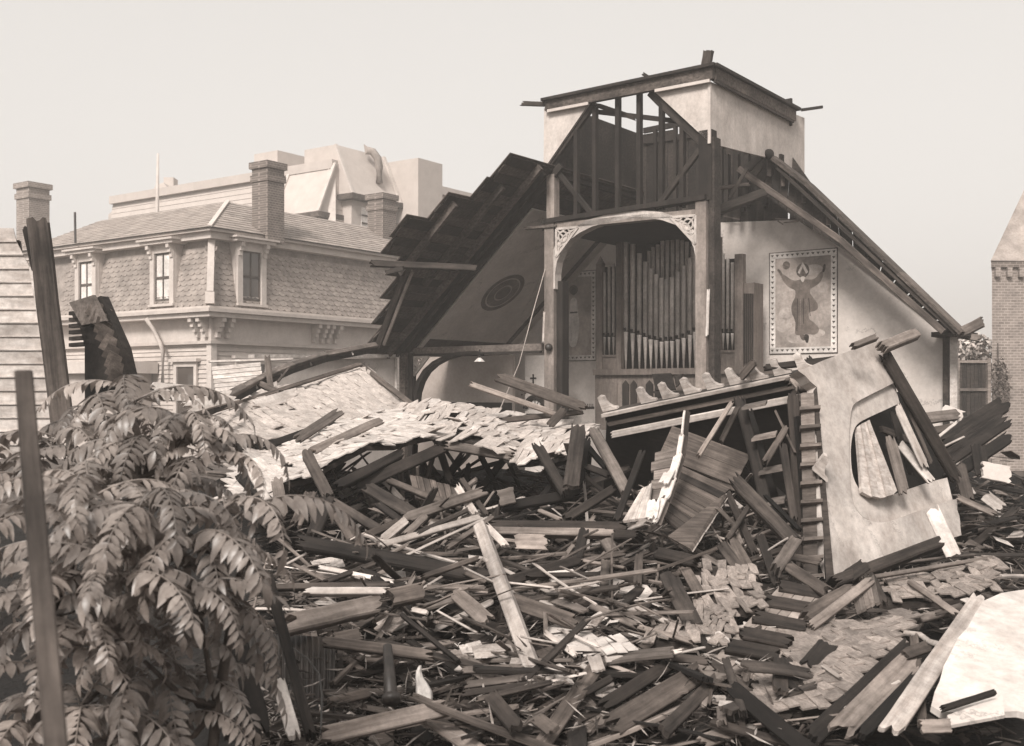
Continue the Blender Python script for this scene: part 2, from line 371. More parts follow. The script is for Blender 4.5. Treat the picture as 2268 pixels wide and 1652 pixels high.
# gable framing and boarding above the plaster, dark
za = wr[2] + .06
ztop = 8.80
n = 20; a0, a1 = -.02, 3.80
for i in range(n):                              # board by board: the back of the belfry, its top torn
    x0_ = a0 + (a1 - a0) * i / n; x1_ = a0 + (a1 - a0) * (i + 1) / n - .012
    cp(cbox(MB(), x0_, x1_, BW + .02, BW + .05, za - .7, ztop + (rnd(-.10, .06) if 4 < i < 18 else .1)), 'back_board', 'wood_dark')
mb = MB().prism([C(3.81, BW + .03, za - .7), C(wr[1] + .6, BW + .03, za - .7), C(wr[1] + .3, BW + .03, za + .2), C(3.9, BW + .03, 7.85)], BD * .06); cp(mb, 'gable_boarding', 'wood_dark')
for zz in (8.72, 8.98):
    cp(MB().beam(C(.1, BW, zz), C(3.9, BW, zz + (.12 if zz > 8.9 else -.1)), .07, .13), 'back_rail', 'timber')
for a in (.45, 1.0, 1.6, 2.2, 2.75, 3.3):
    cp(cbox(MB(), a - .04, a + .04, BW - .1, BW, za, 8.95), 'back_stud', 'timber')
# ceiling over the organ bay
cp(MB().prism([C(-.3, .12, 6.14), C(3.8, .12, 6.14), C(1.9, BW - .12, 6.14), C(-.3, BW - .12, 6.14)], Vector((0, 0, .08))), 'organ_bay_ceiling', 'timber')
# belfry stucco, front and right faces
cp(cpoly(0, [(1205, 240), (1309, 222), (1210, 366), (1204, 366)], .06), 'front_stucco_panel', 'stucco')
cp(cpoly(0, [(1448, 201), (1573, 180), (1573, 317)], .06), 'front_stucco_panel', 'stucco')
pr = AP(BW)
fx = (1573, 181)
rp = [(1573.5, 181), (1782, 261), (1782, 410), (1750, 380), (1716, 353), (1655, 338), (1573.5, 317)]
cp(MB().prism([pr.pt(x, y) for x, y in rp], -AD * .06), 'side_stucco_panel', 'stucco')
# hidden far faces of the belfry, so that it reads as a box from elsewhere
cp(MB().prism([C(-.02, .1, 7.3), C(-.02, BW, 7.3), C(-.02, BW, 8.9), C(-.02, .1, 8.9)], AD * .05), 'side_boarding', 'wood_dark')
# cornice of the belfry
zc0 = az(1573, 178, 0)[1]; zc1 = az(1573, 151, 0)[1]
m_ = 'wood_mid'
cp(MB().beam(C(-.06, -.05, (zc0+zc1)/2 - .02), C(BW + .08, -.05, (zc0+zc1)/2), .12, zc1 - zc0), 'cornice', m_)
cp(MB().beam(C(-.12, -.13, zc1 - .02), C(BW + .15, -.13, zc1 + .02), .12, .06), 'cornice_cap', 'wood_dark')
cp(MB().beam(C(.0, -.09, zc0 - .03), C(1.05, -.09, zc0 - .03), .05, .06), 'cornice_moulding', 'house_trim')
cp(MB().beam(C(2.65, -.09, zc0 - .03), C(BW + .02, -.09, zc0 - .03), .05, .06), 'cornice_moulding', 'house_trim')
cp(MB().beam(C(BW + .05, .0, (zc0+zc1)/2), C(BW + .05, BW + .1, (zc0+zc1)/2 - .04), .12, zc1 - zc0), 'cornice', m_)
cp(MB().beam(C(BW + .13, -.12, zc1 + .02), C(BW + .13, BW + .2, zc1), .12, .06), 'cornice_cap', 'wood_dark')
cp(MB().beam(C(BW + .08, -.02, zc0 - .03), C(BW + .08, BW, zc0 - .07), .05, .05), 'cornice_moulding', 'wood_mid')
p = BP(-.03)
plank('broken_post', p.pt(1562, 158), p.pt(1570, 112), .19, .12, 'wood_mid', parent=church, face=-BD)
plank('broken_board', p.pt(1155, 229), p.pt(1214, 231), .1, .08, 'wood_dark', parent=church, face=-BD)
pq = AP(BW + .1); plank('broken_board', pq.pt(1778, 243), pq.pt(1820, 237), .09, .07, 'wood_dark', parent=church, face=-BD)
plank('broken_board', p.pt(1424, 163), p.pt(1437, 172), .07, .05, 'wood_dark', parent=church, face=-BD)
# framing of the belfry front
def zat(x, y, b=0): return az(x, y, b)
for x, yt in ((1270, 285), (1311, 235), (1362, 198), (1409.5, 196), (1459, 212), (1505, 250)):
    a, z1_ = zat(x, yt); z0_ = 6.3
    cp(cbox(MB(), a - .045, a + .045, .07, .19, z0_, z1_), 'stud', 'timber')
pl = BP(.12)
for (xa, ya, xb, yb, t_) in ((1233, 378, 1316, 480, .11), (1551, 331, 1452, 464, .11), (1216, 366, 1317, 226, .17), (1441, 205, 1556, 316, .17)):
    plank('brace', pl.pt(xa, ya), pl.pt(xb, yb), t_, .1, 'wood_dark', parent=church, face=-BD, jag=0)
pl = BP(.25)
for (xa, ya, xb, yb) in ((1318, 247, 1500, 268), (1320, 232, 1408, 262)):
    plank('rail', pl.pt(xa, ya), pl.pt(xb, yb), .10, .06, 'wood_dark', parent=church, face=-BD)
# tower legs
aPL = az(1221, 500, 0)[0]; aPR0 = az(1542, 500, 0)[0]; aPR1 = az(1566, 500, 0)[0]; aQ0 = az(1567, 500, 0)[0]; aQ1 = az(1581, 500, 0)[0]
a_l0 = az(1208, 500, 0)[0]; a_l1 = az(1229, 500, 0)[0]; a_l2 = az(1243, 500, 0.2)[0]
cp(cbox(MB(), a_l0 + .03, a_l1 - .02, .0, .2, 6.3, 7.32), 'tower_post', 'timber_light')
o = cp(cbox(MB(), a_l0, a_l1, -.06, .2, .5, 6.3), 'arch_pillar', 'timber_light'); bevel(o, .015)
cp(cbox(MB(), a_l1 + .003, a_l1 + .16, .06, .3, .5, 5.0), 'pillar_reveal', 'timber')
o = cp(cbox(MB(), aPR0, aPR1, -.06, .2, .5, 6.36), 'arch_pillar', 'timber_light'); bevel(o, .015)
cp(cbox(MB(), aPR0 + .05, aPR1 + .1, .0, .22, 6.37, 7.75), 'tower_post', 'timber')
cp(cbox(MB(), aQ0 + .02, aQ1, .02, .3, .5, 7.6), 'tower_post', 'wood_mid')
plank('split_lath', BP(-.07).pt(1569, 640), BP(-.07).pt(1566, 745), .06, .03, 'wood_white', parent=church, face=-BD)
plank('split_lath', BP(-.07).pt(1206, 690), BP(-.07).pt(1203, 760), .05, .03, 'wood_pale', parent=church, face=-BD)
for ab in (BW, ):
    pass
mb = MB(); c0 = BP(-.12).pt(1215, 769)
bm_ = bmesh.new(); bmesh.ops.create_uvsphere(bm_, u_segments=14, v_segments=8, radius=.085)
me = bpy.data.meshes.new('knob'); bm_.to_mesh(me); bm_.free()
for p_ in me.polygons: p_.use_smooth = True
link('newel_knob', me, M['metal_dark'], church, Matrix.Translation(c0))
me2 = me.copy(); me2.materials.clear(); me2.materials.append(M['near_black'])
link('finial_ball', me2, M['near_black'], church, Matrix.Translation(AP(BW + .05).pt(1703, 341)) @ Matrix.Scale(1.3, 4))
# arch: beam with the curved soffit cut out of it, one mesh; fretwork brackets in the corners
arc = [(1229, 640), (1229, 607), (1233, 580), (1244, 553), (1260, 533), (1282, 516), (1310, 502), (1340, 493), (1380, 486), (1419, 483), (1463, 486), (1497, 498), (1525, 522), (1537, 550), (1542, 580), (1542, 607)]
def off(pts, k):
    out = []
    for i, (x, y) in enumerate(pts):
        x0_, y0_ = pts[max(0, i-1)]; x1_, y1_ = pts[min(len(pts)-1, i+1)]; dx, dy = x1_-x0_, y1_-y0_; l = math.hypot(dx, dy); out.append((x + dy/l*k, y - dx/l*k))
    return out
pb = BP(-.05); ar = [pb.pt(x, y) for x, y in arc]; ar2 = [pb.pt(x, y) for x, y in off(arc, 17)]
mb = MB(); nn = len(ar); e = BD * .24
vs = ar + ar2 + [v + e for v in ar] + [v + e for v in ar2]; fs = []
for i in range(nn - 1):
    fs += [(i, i+1, nn+i+1, nn+i), (2*nn+i, 3*nn+i, 3*nn+i+1, 2*nn+i+1), (i, 2*nn+i, 2*nn+i+1, i+1), (nn+i, nn+i+1, 3*nn+i+1, 3*nn+i)]
mb.add(vs, fs); cp(mb, 'arch_rib', 'fret')
lbz = az(1237, 500, 0)[1]
cp(MB().prism([pb.pt(1229, 493), pb.pt(1543, 463), pb.pt(1543, 476), pb.pt(1229, 507)], e * .98), 'arch_beam', 'timber_light')
cp(MB().prism([BP(-.1).pt(1160, 502), BP(-.1).pt(1231, 497), BP(-.1).pt(1231, 502), BP(-.1).pt(1160, 508)], e * .6), 'beam_end', 'wood_grey')
cp(MB().beam(C(a_l0, .05, 6.3), C(aPR1, .05, 6.42), .3, .1), 'floor_plate', 'timber')
def fretwork(tri, par):
    """open tracery: a triangular frame with a ring and bars"""
    t = [pb.pt(x, y) for x, y in tri]; mb = MB(); up = BD
    for i in range(3): mb.beam(t[i], t[(i+1) % 3], .05, .05, BD)
    cen = (t[0]*1.35 + t[1] + t[2]) / 3.35; r = (t[1]-t[0]).length * .2
    ring = [cen + (AD*math.cos(k*.5236) + Vector((0, 0, math.sin(k*.5236)))) * r for k in range(13)]
    for a_, b_ in zip(ring, ring[1:]): mb.beam(a_, b_, .035, .04, BD)
    for k in range(3):
        mb.beam(cen, t[k], .03, .035, BD)
        mb.beam((t[k]+cen)/2, (t[(k+1) % 3]+t[k])/2, .03, .035, BD); mb.beam((t[k]+cen)/2, (t[(k+2) % 3]+t[k])/2, .03, .035, BD)
    return mb.build('fretwork_bracket', M['fret'], par)
fretwork([(1233, 507), (1281, 503), (1233, 568)], church)
fretwork([(1541, 477), (1486, 481), (1541, 540)], church)
for tri in ([(1231, 506), (1284, 502), (1231, 574)], [(1543, 475), (1482, 479), (1543, 545)]):
    q = BP(.12); cp(MB().prism([q.pt(x, y) for x, y in tri], BD*.03), 'bracket_backing', 'timber')
# right side: attic beams, rafters, roof
pl = BP(2.6)
plank('attic_beam', BP(1.0).pt(1579, 470), BP(2.4).pt(1692, 428), .2, .15, 'wood_dark', parent=church, jag=0)
plank('hanging_board', BP(1.5).pt(1655, 372), BP(1.5).pt(1615, 440), .07, .05, 'wood_mid', parent=church)
plank('hanging_board', BP(1.5).pt(1580, 418), BP(2.0).pt(1660, 408), .08, .06, 'wood_mid', parent=church)
for x in (1610, 1632, 1655, 1695, 1728):
    a, zz = az(x, 352, 3.3); cp(cbox(MB(), a - .05, a + .05, 3.25, 3.4, za, zz + .1), 'attic_stud', 'timber')
# right roof slope: its torn front edge, the boarded gable beneath it and what is left of the deck
e0 = BP(2.6); eu = [e0.pt(1700, 342), e0.pt(1783, 405), e0.pt(1855, 474), e0.pt(1990, 604), e0.pt(2128, 737)]
top = eu[1]; bot = eu[-1]; nrm = (bot - top).normalized().cross(BD).normalized()
if nrm.z < 0: nrm = -nrm
for q0, q1 in zip(eu, eu[1:]):
    nk = (q1 - q0).normalized().cross(BD).normalized()
    if nk.z < 0: nk = -nk
    cp(MB().prism([q0, q1, q1 - nk*.05, q0 - nk*.05], BD * .55), 'deck_or_shade_sheet', 'wood_mid')
    cp(MB().prism([q0 + nk*.004, q1 + nk*.004, q1 + nk*.035, q0 + nk*.035], BD * .5 - BD*.06), 'slate_course', 'slate_dark')
eg = BP(2.9)
hi_ = [(1690, 338), (1716, 357), (1783, 413), (1855, 482), (1990, 612), (2122, 738)]; lo2 = [(1630, 376), (1705, 440), (1780, 497), (1862, 548), (1975, 634), (2092, 742)]
for k in range(5):                              # vertical boards, each with its own foot
    for j in range(4):
        def mx(t_): return tuple(hi_[k][i] + (hi_[k+1][i] - hi_[k][i])*t_ for i in (0, 1)), tuple(lo2[k][i] + (lo2[k+1][i] - lo2[k][i])*t_ for i in (0, 1))
        (h0, l0), (h1, l1) = mx(j/4), mx((j+1)/4 - .02)
        q = BP(2.92 + .03*((j + k) % 2)); cp(MB().prism([q.pt(*h0), q.pt(*h1), q.pt(*l1), q.pt(*l0)], BD*.03), 'gable_board', 'wood_dark')
for t_ in (.12, .26, .40, .55, .7, .85):
    f = t_*5; k = int(f); u = f - k
    hx = hi_[k][0] + (hi_[k+1][0]-hi_[k][0])*u; hy = hi_[k][1] + (hi_[k+1][1]-hi_[k][1])*u
    lx = hx - 3; ly = hy + 45 - 20*t_
    cp(MB().beam(eg.pt(hx, hy) - BD*.06, eg.pt(hx, ly) - BD*.06, .08, .07), 'gable_stud', 'wood_mid')
ru = BP(2.62)
for i, (q0, q1) in enumerate((((1636, 374), (1862, 532)), ((1862, 532), (2090, 735)))):
    plank('rafter', ru.pt(*q0), ru.pt(*q1), .13, .09, 'wood_mid', parent=church, face=-BD, jag=0)
plank('rafter', BP(2.7).pt(1722, 372), BP(2.7).pt(2118, 738), .08, .1, 'wood_dark', parent=church, face=-BD, jag=0)
cp(MB().prism([BP(BW-.03).pt(1788, 489), BP(BW-.03).pt(2097, 737), BP(BW-.03).pt(2097, 727), BP(BW-.03).pt(1790, 478)], -BD*.06), 'wall_plate', 'timber_light')
for (xa, ya, xb, yb) in ((1716, 484, 1776, 488), (1722, 489, 1735, 497), (1735, 493, 1770, 490), (1600, 478, 1640, 486)):
    plank('loose_lath', BP(BW-.12).pt(xa, ya), BP(BW-.12).pt(xb, yb), .03, .012, 'wood_grey', parent=church, face=-BD)
# right corner of the end wall
zt = az(2095, 735, BW)[1]; aw = wr[0]
cp(cbox(MB(), aw + .005, aw + .12, BW - .25, BW + .3, .2, zt + .05), 'corner_post', 'wood_dark')
cp(cbox(MB(), aw + .16, aw + .30, BW - .3, BW - .2, .2, zt - .1), 'corner_board', 'wood_white')
cp(cbox(MB(), aw - .15, aw + .5, BW - .5, BW + .5, zt - .12, zt - .02), 'eave_soffit', 'wood_dark')
plank('broken_rafter_end', BP(BW).pt(2118, 742), BP(BW).pt(2178, 712), .22, .06, 'wood_grey', parent=church)
plank('broken_rafter_end', BP(BW).pt(2128, 742), BP(BW).pt(2172, 750), .14, .06, 'wood_grey', parent=church)
# left roof slope, seen from below
lo_e = 26.3
zlE, zlT = 3.62, 7.36                           # eave and top of the slope
aE, aT = -4.25, .0
def LS(t, b): return C(aT + (aE - aT) * t, b, zlT + (zlE - zlT) * t)
ln = (LS(1, 0) - LS(0, 0)).normalized().cross(BD).normalized()
if ln.z < 0: ln = -ln
steps = [(-.02, .10, -1.5), (.10, .20, -1.62), (.20, .33, -2.35), (.33, .42, -3.0), (.42, .50, -2.9), (.50, .60, -2.3), (.60, .72, -1.95), (.72, .86, -1.6), (.86, 1.03, -1.25)]
for t0_, t1_, b0_ in steps:
    # boards course by course: each course a roof board with its own torn end
    k = max(2, int((t1_ - t0_) / .035))
    for i in range(k):
        u0 = t0_ + (t1_-t0_)*i/k; u1 = t0_ + (t1_-t0_)*(i+1)/k - .002; bj = b0_ + rnd(-.05, .05)
        q = [LS(u0, bj), LS(u1, bj + rnd(-.04, .04)), LS(u1, BW + .1), LS(u0, BW + .1)]
        cp(MB().prism(q, ln * .03), 'roof_board', 'wood_mid' if i % 3 else 'wood_dark')
    q = [LS(t0_ - .01, b0_ - .06) + ln*.035, LS(t1_ + .012, b0_ - .09) + ln*.035, LS(t1_ + .012, BW + .1) + ln*.035, LS(t0_ - .01, BW + .1) + ln*.035]
    cp(MB().prism(q, ln * .02), 'slate_course', 'slate_dark')
for bb, t0_, t1_, m_ in ((-2.15, .22, .58, 'wood_mid'), (-1.2, .10, .62, 'wood_mid'), (-.55, -.02, 1.03, 'wood_mid'), (-.3, .0, 1.02, 'wood_dark'), (.05, -.05, 1.0, 'wood_dark')):
    cp(MB().beam(LS(t0_, bb) - ln*.08, LS(t1_, bb) - ln*.08, .09, .15, ln), 'rafter', {'wood_mid': 'wood_mid', 'wood_dark': 'timber'}[m_])
for i, (xa, ya, xb, yb, w_, m_) in enumerate(((900, 595, 836, 768, .12, 'wood_mid'), (914, 600, 850, 765, .07, 'wood_grey'))):
    plank('barge_board', BP(-2.0).pt(xa, ya), BP(-1.2).pt(xb, yb), w_, .05, m_, parent=church)
plank('loose_rafter', BP(-3.2).pt(818, 583), BP(-1.4).pt(1055, 594), .14, .1, 'wood_mid', parent=church)
plank('roof_board', BP(-3.0).pt(852, 604), BP(-2.9).pt(895, 594), .1, .03, 'wood_dark', parent=church)
# plastered, painted part of the slope inside
q = [LS(.16, .15) - ln*.16, LS(.985, .15) - ln*.16, LS(.985, BW) - ln*.16, LS(.16, BW) - ln*.16]
sc_ = cp(MB().prism(q, ln * .04), 'sloped_ceiling', 'plaster_grey')
cm = LS(.60, 1.5) - ln*.168; sx_ = (LS(1, 0) - LS(0, 0)).normalized()
for r0, r1, m_ in ((.62, .50, 'wood_mid'), (.46, .26, 'art_dark'), (.22, .0, 'wood_mid')):
    mb = MB(); s_ = 28; vs = []; fs = []
    for k in range(s_):
        an = 2*math.pi*k/s_; dv = BD*math.cos(an) + sx_*math.sin(an)*1.0
        vs += [cm + dv*r0, cm + dv*max(r1, .001)]
    for k in range(s_): fs.append((2*k, 2*k+1, (2*k+3) % (2*s_), (2*k+2) % (2*s_)))
    mb.add(vs, fs); mb.build('painted_ring', M['art_dark' if r0 > .6 else 'wood_grey' if m_ == 'art_dark' else 'art_dark'], sc_, origin=cm)
    cm = cm - ln*.004
for (t0_, t1_, b0_, b1_) in ((.90, .96, .3, 3.6), (.2, .9, 3.3, 3.5)):
    q = [LS(t0_, b0_) - ln*.164, LS(t1_, b0_) - ln*.164, LS(t1_, b1_) - ln*.164, LS(t0_, b1_) - ln*.164]
    MB().prism(q, -ln*.004).build('painted_border', M['wood_mid'], sc_)
# moulding at the foot of the slope, aisle post, arch and lamp
zm = 3.58
cp(MB().beam(C(-4.15, .1, zm), C(-.25, .1, zm), .14, .16), 'moulding', 'wood_grey')
cp(MB().beam(C(-4.15, .02, zm - .1), C(-.25, .02, zm - .1), .08, .05), 'moulding', 'timber')
cp(cbox(MB(), -4.3, -4.12, -.15, .1, .4, zm - .05), 'aisle_post', 'wood_mid')
cp(cbox(MB(), -4.1, -3.98, -.05, .1, .4, zm - .05), 'aisle_post', 'timber')
pb0 = pb; pb = BP(0.02)
arc2 = [(1060, 786), (1040, 786), (1010, 789), (985, 796), (962, 808), (944, 824), (931, 845), (923, 870), (919, 905)]
ar = [pb.pt(x, y) for x, y in arc2]; ar2 = [pb.pt(x, y) for x, y in off(arc2, -9)]
mb = MB(); nn = len(ar); e = BD * .2
vs = ar + ar2 + [v + e for v in ar] + [v + e for v in ar2]; fs = []
for i in range(nn - 1):
    fs += [(i, i+1, nn+i+1, nn+i), (2*nn+i, 3*nn+i, 3*nn+i+1, 2*nn+i+1), (i, 2*nn+i, 2*nn+i+1, i+1), (nn+i, nn+i+1, 3*nn+i+1, 3*nn+i)]
mb.add(vs, fs); cp(mb, 'aisle_arch_rib', 'timber')
fretwork([(917, 791), (949, 790), (917, 832)], church)
pb = pb0
# aisle back wall beyond the arch with its skirting, and the window with tracery
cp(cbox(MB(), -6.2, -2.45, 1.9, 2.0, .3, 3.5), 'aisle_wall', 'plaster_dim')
cp(cbox(MB(), -6.2, -2.46, 1.84, 1.895, 2.12, 2.34), 'wainscot_rail', 'timber')
cp(cbox(MB(), -2.44, -1.45, 2.4, 2.5, .3, 3.5), 'inner_wall', 'plaster_grey')
zq = BP(2.39)
win = empty('x', (0, 0, 0)); bpy.data.objects.remove(win)
cw = zq.pt(1186, 905); 
mb = MB(); s_ = 12
def halfring(r0, r1, c, dep, pl_b):
    mb = MB(); vs = []; fs = []
    for k in range(s_ + 1):
        an = math.pi*k/s_; dv = AD*math.cos(an) + Vector((0, 0, math.sin(an)))
        vs += [c + dv*r0, c + dv*r1, c + dv*r0 - BD*dep, c + dv*r1 - BD*dep]
    for k in range(s_):
        i = 4*k; fs += [(i, i+4, i+5, i+1), (i+2, i+3, i+7, i+6), (i, i+2, i+6, i+4), (i+1, i+5, i+7, i+3)]
    return mb.add(vs, fs)
wf = cp(halfring(.34, .24, cw, .06, 0), 'window_arch', 'timber')
halfring(.23, .21, cw, .03, 0).build('window_rib', M['timber'], wf)
for k in range(1, 6):
    an = math.pi*k/6; dv = AD*math.cos(an) + Vector((0, 0, math.sin(an)))
    MB().beam(cw - BD*.02, cw + dv*.22 - BD*.02, .015, .015, BD).build('window_rib', M['timber'], wf)
vs = [cw - BD*.008] + [cw + (AD*math.cos(math.pi*k/s_) + Vector((0, 0, math.sin(math.pi*k/s_))))*.235 - BD*.008 for k in range(s_ + 1)]
mb = MB().add(vs, [(0, k+1, k+2) for k in range(s_)]); mb.build('window_pane', M['blind'], wf)
cr_ = zq.pt(1181, 842)
mb = MB(); mb.beam(cr_ - Vector((0, 0, .17)), cr_ + Vector((0, 0, .15)), .035, .02, BD); mb.beam(cr_ - AD*.09 + Vector((0, 0, .05)), cr_ + AD*.09 + Vector((0, 0, .05)), .035, .02, BD)
cp(mb, 'painted_cross', 'timber')
for i in range(9):
    q = zq.pt(1156 + i*7, 874 - 10*math.sin(math.pi*i/8)); cp(MB().box(q, AD*.03, BD*.005, Vector((0, 0, .02))), 'stencil_mark', 'wood_mid')
# side wall running towards the viewer, plaster inside, and its capping
sa = -4.35
pw_ = AP(sa)
cp(MB().prism([C(sa, -.2, .3), C(sa, -3.9, .3), C(sa, -3.9, 2.9), C(sa, -3.1, 3.30), C(sa, -.2, 3.42)], -AD * .14), 'side_wall', 'plaster')
cp(MB().beam(C(sa + .02, -.2, 3.46), C(sa + .02, -4.6, 3.34), .2, .07), 'wall_capping', 'wood_white')
cp(MB().beam(C(sa + .03, -.24, .4), C(sa + .03, -.24, 3.4), .06, .06), 'wall_bead', 'wood_white')
# pendant lamp, rope
lm = empty('pendant_lamp', BP(.0).pt(1062, 797), 'small white-shaded pendant lamp hanging by the aisle arch', 'lamp')
lp = BP(.0).pt(1062, 797)
MB().tube([lp + Vector((0, 0, .02)), lp + Vector((0, 0, .24))], .015, 6).build('stem', M['metal_dark'], lm)
mb = MB(); vs = []; fs = []
for k in range(16):
    an = 2*math.pi*k/16; vs += [lp + Vector((math.cos(an)*.03, math.sin(an)*.03, .05)), lp + Vector((math.cos(an)*(.12 + .015*(k % 2)), math.sin(an)*(.12 + .015*(k % 2)), -.04))]
for k in range(16): fs.append((2*k, 2*k+1, (2*k+3) % 32, (2*k+2) % 32))
mb.add(vs, fs).build('shade', M['cloth'], lm)
mb = MB().tube([BP(.0).pt(1209, 590), BP(-1).pt(1178, 700), BP(-2).pt(1150, 805), BP(-2.6).pt(1108, 905)], .012, 5)
tag(mb.build('rope', M['rope']), 'thin pale rope slanting down from the left pillar to the debris', 'rope')
# organ
og = empty('pipe_organ', C(2.0, 3.1, .6), 'tall pipe organ with grey pipes in a dark carved case behind the arch', 'organ')
OB = 2.75
def oz(x, y, b=OB): return az(x, y, b)
def ob(x0, x1, y0, y1, b0, b1, name, m, par=None):
    a0, zt_ = oz(x0, y0, b0); a1, zb_ = oz(x1, y1, b0)
    return cbox(MB(), a0, a1, b0, b1, zb_, zt_).build(name, M[m], par or og)
ob(1318, 1660, 826, 960, OB, BW - .1, 'lower_case', 'organ_wood')
ob(1313, 1668, 818, 827, OB - .1, BW - .1, 'ledge', 'organ_wood')
ob(1320, 1333, 586, 818, OB, OB + .14, 'case_post', 'organ_wood')
ob(1364, 1375, 520, 818, OB - .06, OB + .1, 'case_post', 'organ_wood')
ob(1583, 1594, 525, 818, OB - .04, OB + .1, 'case_post', 'organ_wood')
ob(1627, 1645, 563, 818, OB - .06, OB + .1, 'case_post', 'organ_wood')
ob(1645.5, 1670, 627, 818, OB + .02, OB + .5, 'side_panel', 'organ_wood')
for i in range(5): ob(1647 + i*4.5, 1649.5 + i*4.5, 650, 805, OB - .02, OB + .01, 'flute', 'timber')
ob(1333.5, 1364, 786, 790, OB, OB + .1, 'pipe_rail', 'organ_wood'); ob(1333.5, 1364, 790, 817, OB + .03, OB + .1, 'panel', 'organ_wood')
ob(1594.5, 1627, 776, 780, OB, OB + .1, 'pipe_rail', 'organ_wood'); ob(1594.5, 1627, 780, 817, OB + .03, OB + .1, 'panel', 'organ_wood')
ob(1366, 1584, 486, 818, OB + .62, OB + .66, 'pipe_shade_sheet', 'near_black')  # near-black sheets added to stand in for the shade behind the pipes
ob(1334, 1365, 592, 818, OB + .3, OB + .34, 'pipe_shade_sheet', 'near_black')
ob(1594, 1628, 575, 818, OB + .3, OB + .34, 'pipe_shade_sheet', 'near_black')
for x in (1327,):
    a, z_ = oz(x, 586); mb = MB(); q = C(a, OB + .07, z_); s_ = .09
    mb.add([q + AD*s_ + BD*s_, q + AD*s_ - BD*s_, q - AD*s_ - BD*s_, q - AD*s_ + BD*s_, q + Vector((0, 0, .22))], [(0, 1, 2, 3), (0, 4, 1), (1, 4, 2), (2, 4, 3), (3, 4, 0)]); mb.build('finial', M['organ_wood'], og)
for i, (x0_, x1_) in enumerate(((1336, 1366), (1378, 1392), (1396, 1410), (1430, 1446), (1450, 1466), (1500, 1530), (1545, 1575), (1600, 1640))):
    a0, zt_ = oz(x0_, 842, OB - .03); a1, zb_ = oz(x1_, 915, OB - .03); am = (a0 + a1) / 2
    pts_ = [C(a0, OB - .03, zb_), C(a1, OB - .03, zb_), C(a1, OB - .03, zt_ - .1), C(am, OB - .03, zt_), C(a0, OB - .03, zt_ - .1)]
    MB().prism(pts_, BD * .025).build('gothic_panel', M['timber' if i in (1, 2, 3, 4) else 'organ_wood'], og)
def pipe(x, yt, ym, yb, wpx, b, foot=True):
    a, zt_ = oz(x, yt, b); zm_ = oz(x, ym, b)[1]; zb_ = oz(x, yb, b)[1]
    r = wpx / 2 / FPX * C(a, b, 0).y; q = lambda z: C(a, b, z)
    mb = MB(); mb.tube([q(zm_ + .012), q(zt_ - .01), q(zt_)], [r, r, r*.98], 12)
    o = mb.build('pipe', M['pipe_metal'], og, smooth=True)
    for p_ in o.data.polygons:
        if abs(p_.normal.z) > .8: p_.use_smooth = False
    if foot:
        MB().tube([q(zb_), q(zm_ - .04), q(zm_ - .012)], [r*.28, r*.92, r*.95], 12).build('foot', M['pipe_metal'], o, smooth=True)
        mb = MB(); mb.tube([q(zm_ - .012), q(zm_ + .012)], [r*.9, r*.9], 10); mb.box(q(zm_ + .05) - BD*r*.97, AD*r*.55, BD*.012, Vector((0, 0, .035))); mb.build('mouth', M['near_black'], o)
    return o
xs_ = [735, 780, 823, 862, 897, 932, 967, 1000, 1035, 1072, 1110, 1150, 1184]
tp_ = [250, 285, 345, 400, 445, 480, 505, 515, 500, 465, 425, 375, 330]
mo_ = [850, 860, 870, 885, 900, 905, 915, 910, 910, 900, 890, 870, 850]
X4 = lambda c: 1135 + .3418*c
Y4 = lambda c: 443 + .3418*c
for x, t_, m_ in zip(xs_, tp_, mo_): pipe(X4(x), Y4(t_), Y4(m_), 819, 11.4, OB + .12)
for i, x in enumerate((885, 912, 942, 972, 1004, 1038, 1070, 1100, 1130, 1168)): pipe(X4(x), Y4((330, 305, 290, 265, 245, 235, 240, 260, 270, 300)[i]), Y4(900), 819, 9, OB + .42, False)
for x, t_ in ((597, 470), (627, 435), (655, 410)): pipe(X4(x), Y4(t_), 745, 786, 7, OB + .1)
for x, t_ in ((1365, 345), (1395, 378), (1425, 405)): pipe(X4(x), Y4(t_), 737, 776, 7.6, OB + .1)
a0, z0_ = oz(1380, 818); a1, _ = oz(1540, 818)
# music desk and bench before the organ
md = empty('music_desk', C(oz(1470, 880, 2.2)[0], 2.2, .6), 'dark slanted music desk standing before the organ', 'music desk')
q = BP(2.2)
MB().prism([q.pt(1444, 828), q.pt(1486, 826), q.pt(1496, 862), q.pt(1452, 864)], BD*.04 + Vector((0, 0, -.02))).build('desk_top', M['wood_dark'], md)
MB().beam(q.pt(1468, 862) + BD*.06, q.pt(1468, 940) + BD*.06, .06, .06).build('post', M['wood_dark'], md)
MB().beam(q.pt(1420, 869), q.pt(1530, 867), .12, .05).build('rail', M['wood_dark'], md)
MB().prism([q.pt(1488, 830) + BD*.1, q.pt(1506, 828) + BD*.1, q.pt(1500, 850) + BD*.1, q.pt(1492, 858) + BD*.1], BD*.05).build('book_ledge', M['wood_dark'], md)
# choir rail with balusters, left of the pillar, and a crenellated cresting
br_ = empty('balustrade', BP(1.6).pt(1160, 940), 'low dark baluster rail under the round-headed window', 'railing')
q = BP(1.6)
MB().beam(q.pt(1110, 919), q.pt(1208, 918), .09, .05).build('rail', M['timber'], br_)
for i in range(12):
    x = 1113 + i*8.4; MB().beam(q.pt(x, 921), q.pt(x, 960), .035, .035).build('baluster', M['timber'], br_)
cg = empty('cresting', BP(2.0).pt(1299, 905), 'small dark spiked cresting below the left painting', 'cresting')
q = BP(2.0); MB().beam(q.pt(1283, 904), q.pt(1315, 903), .06, .06).build('base', M['timber'], cg)
for i in range(8): MB().beam(q.pt(1285 + i*4, 903), q.pt(1285 + i*4, 894), .018, .018).build('spike', M['timber'], cg)
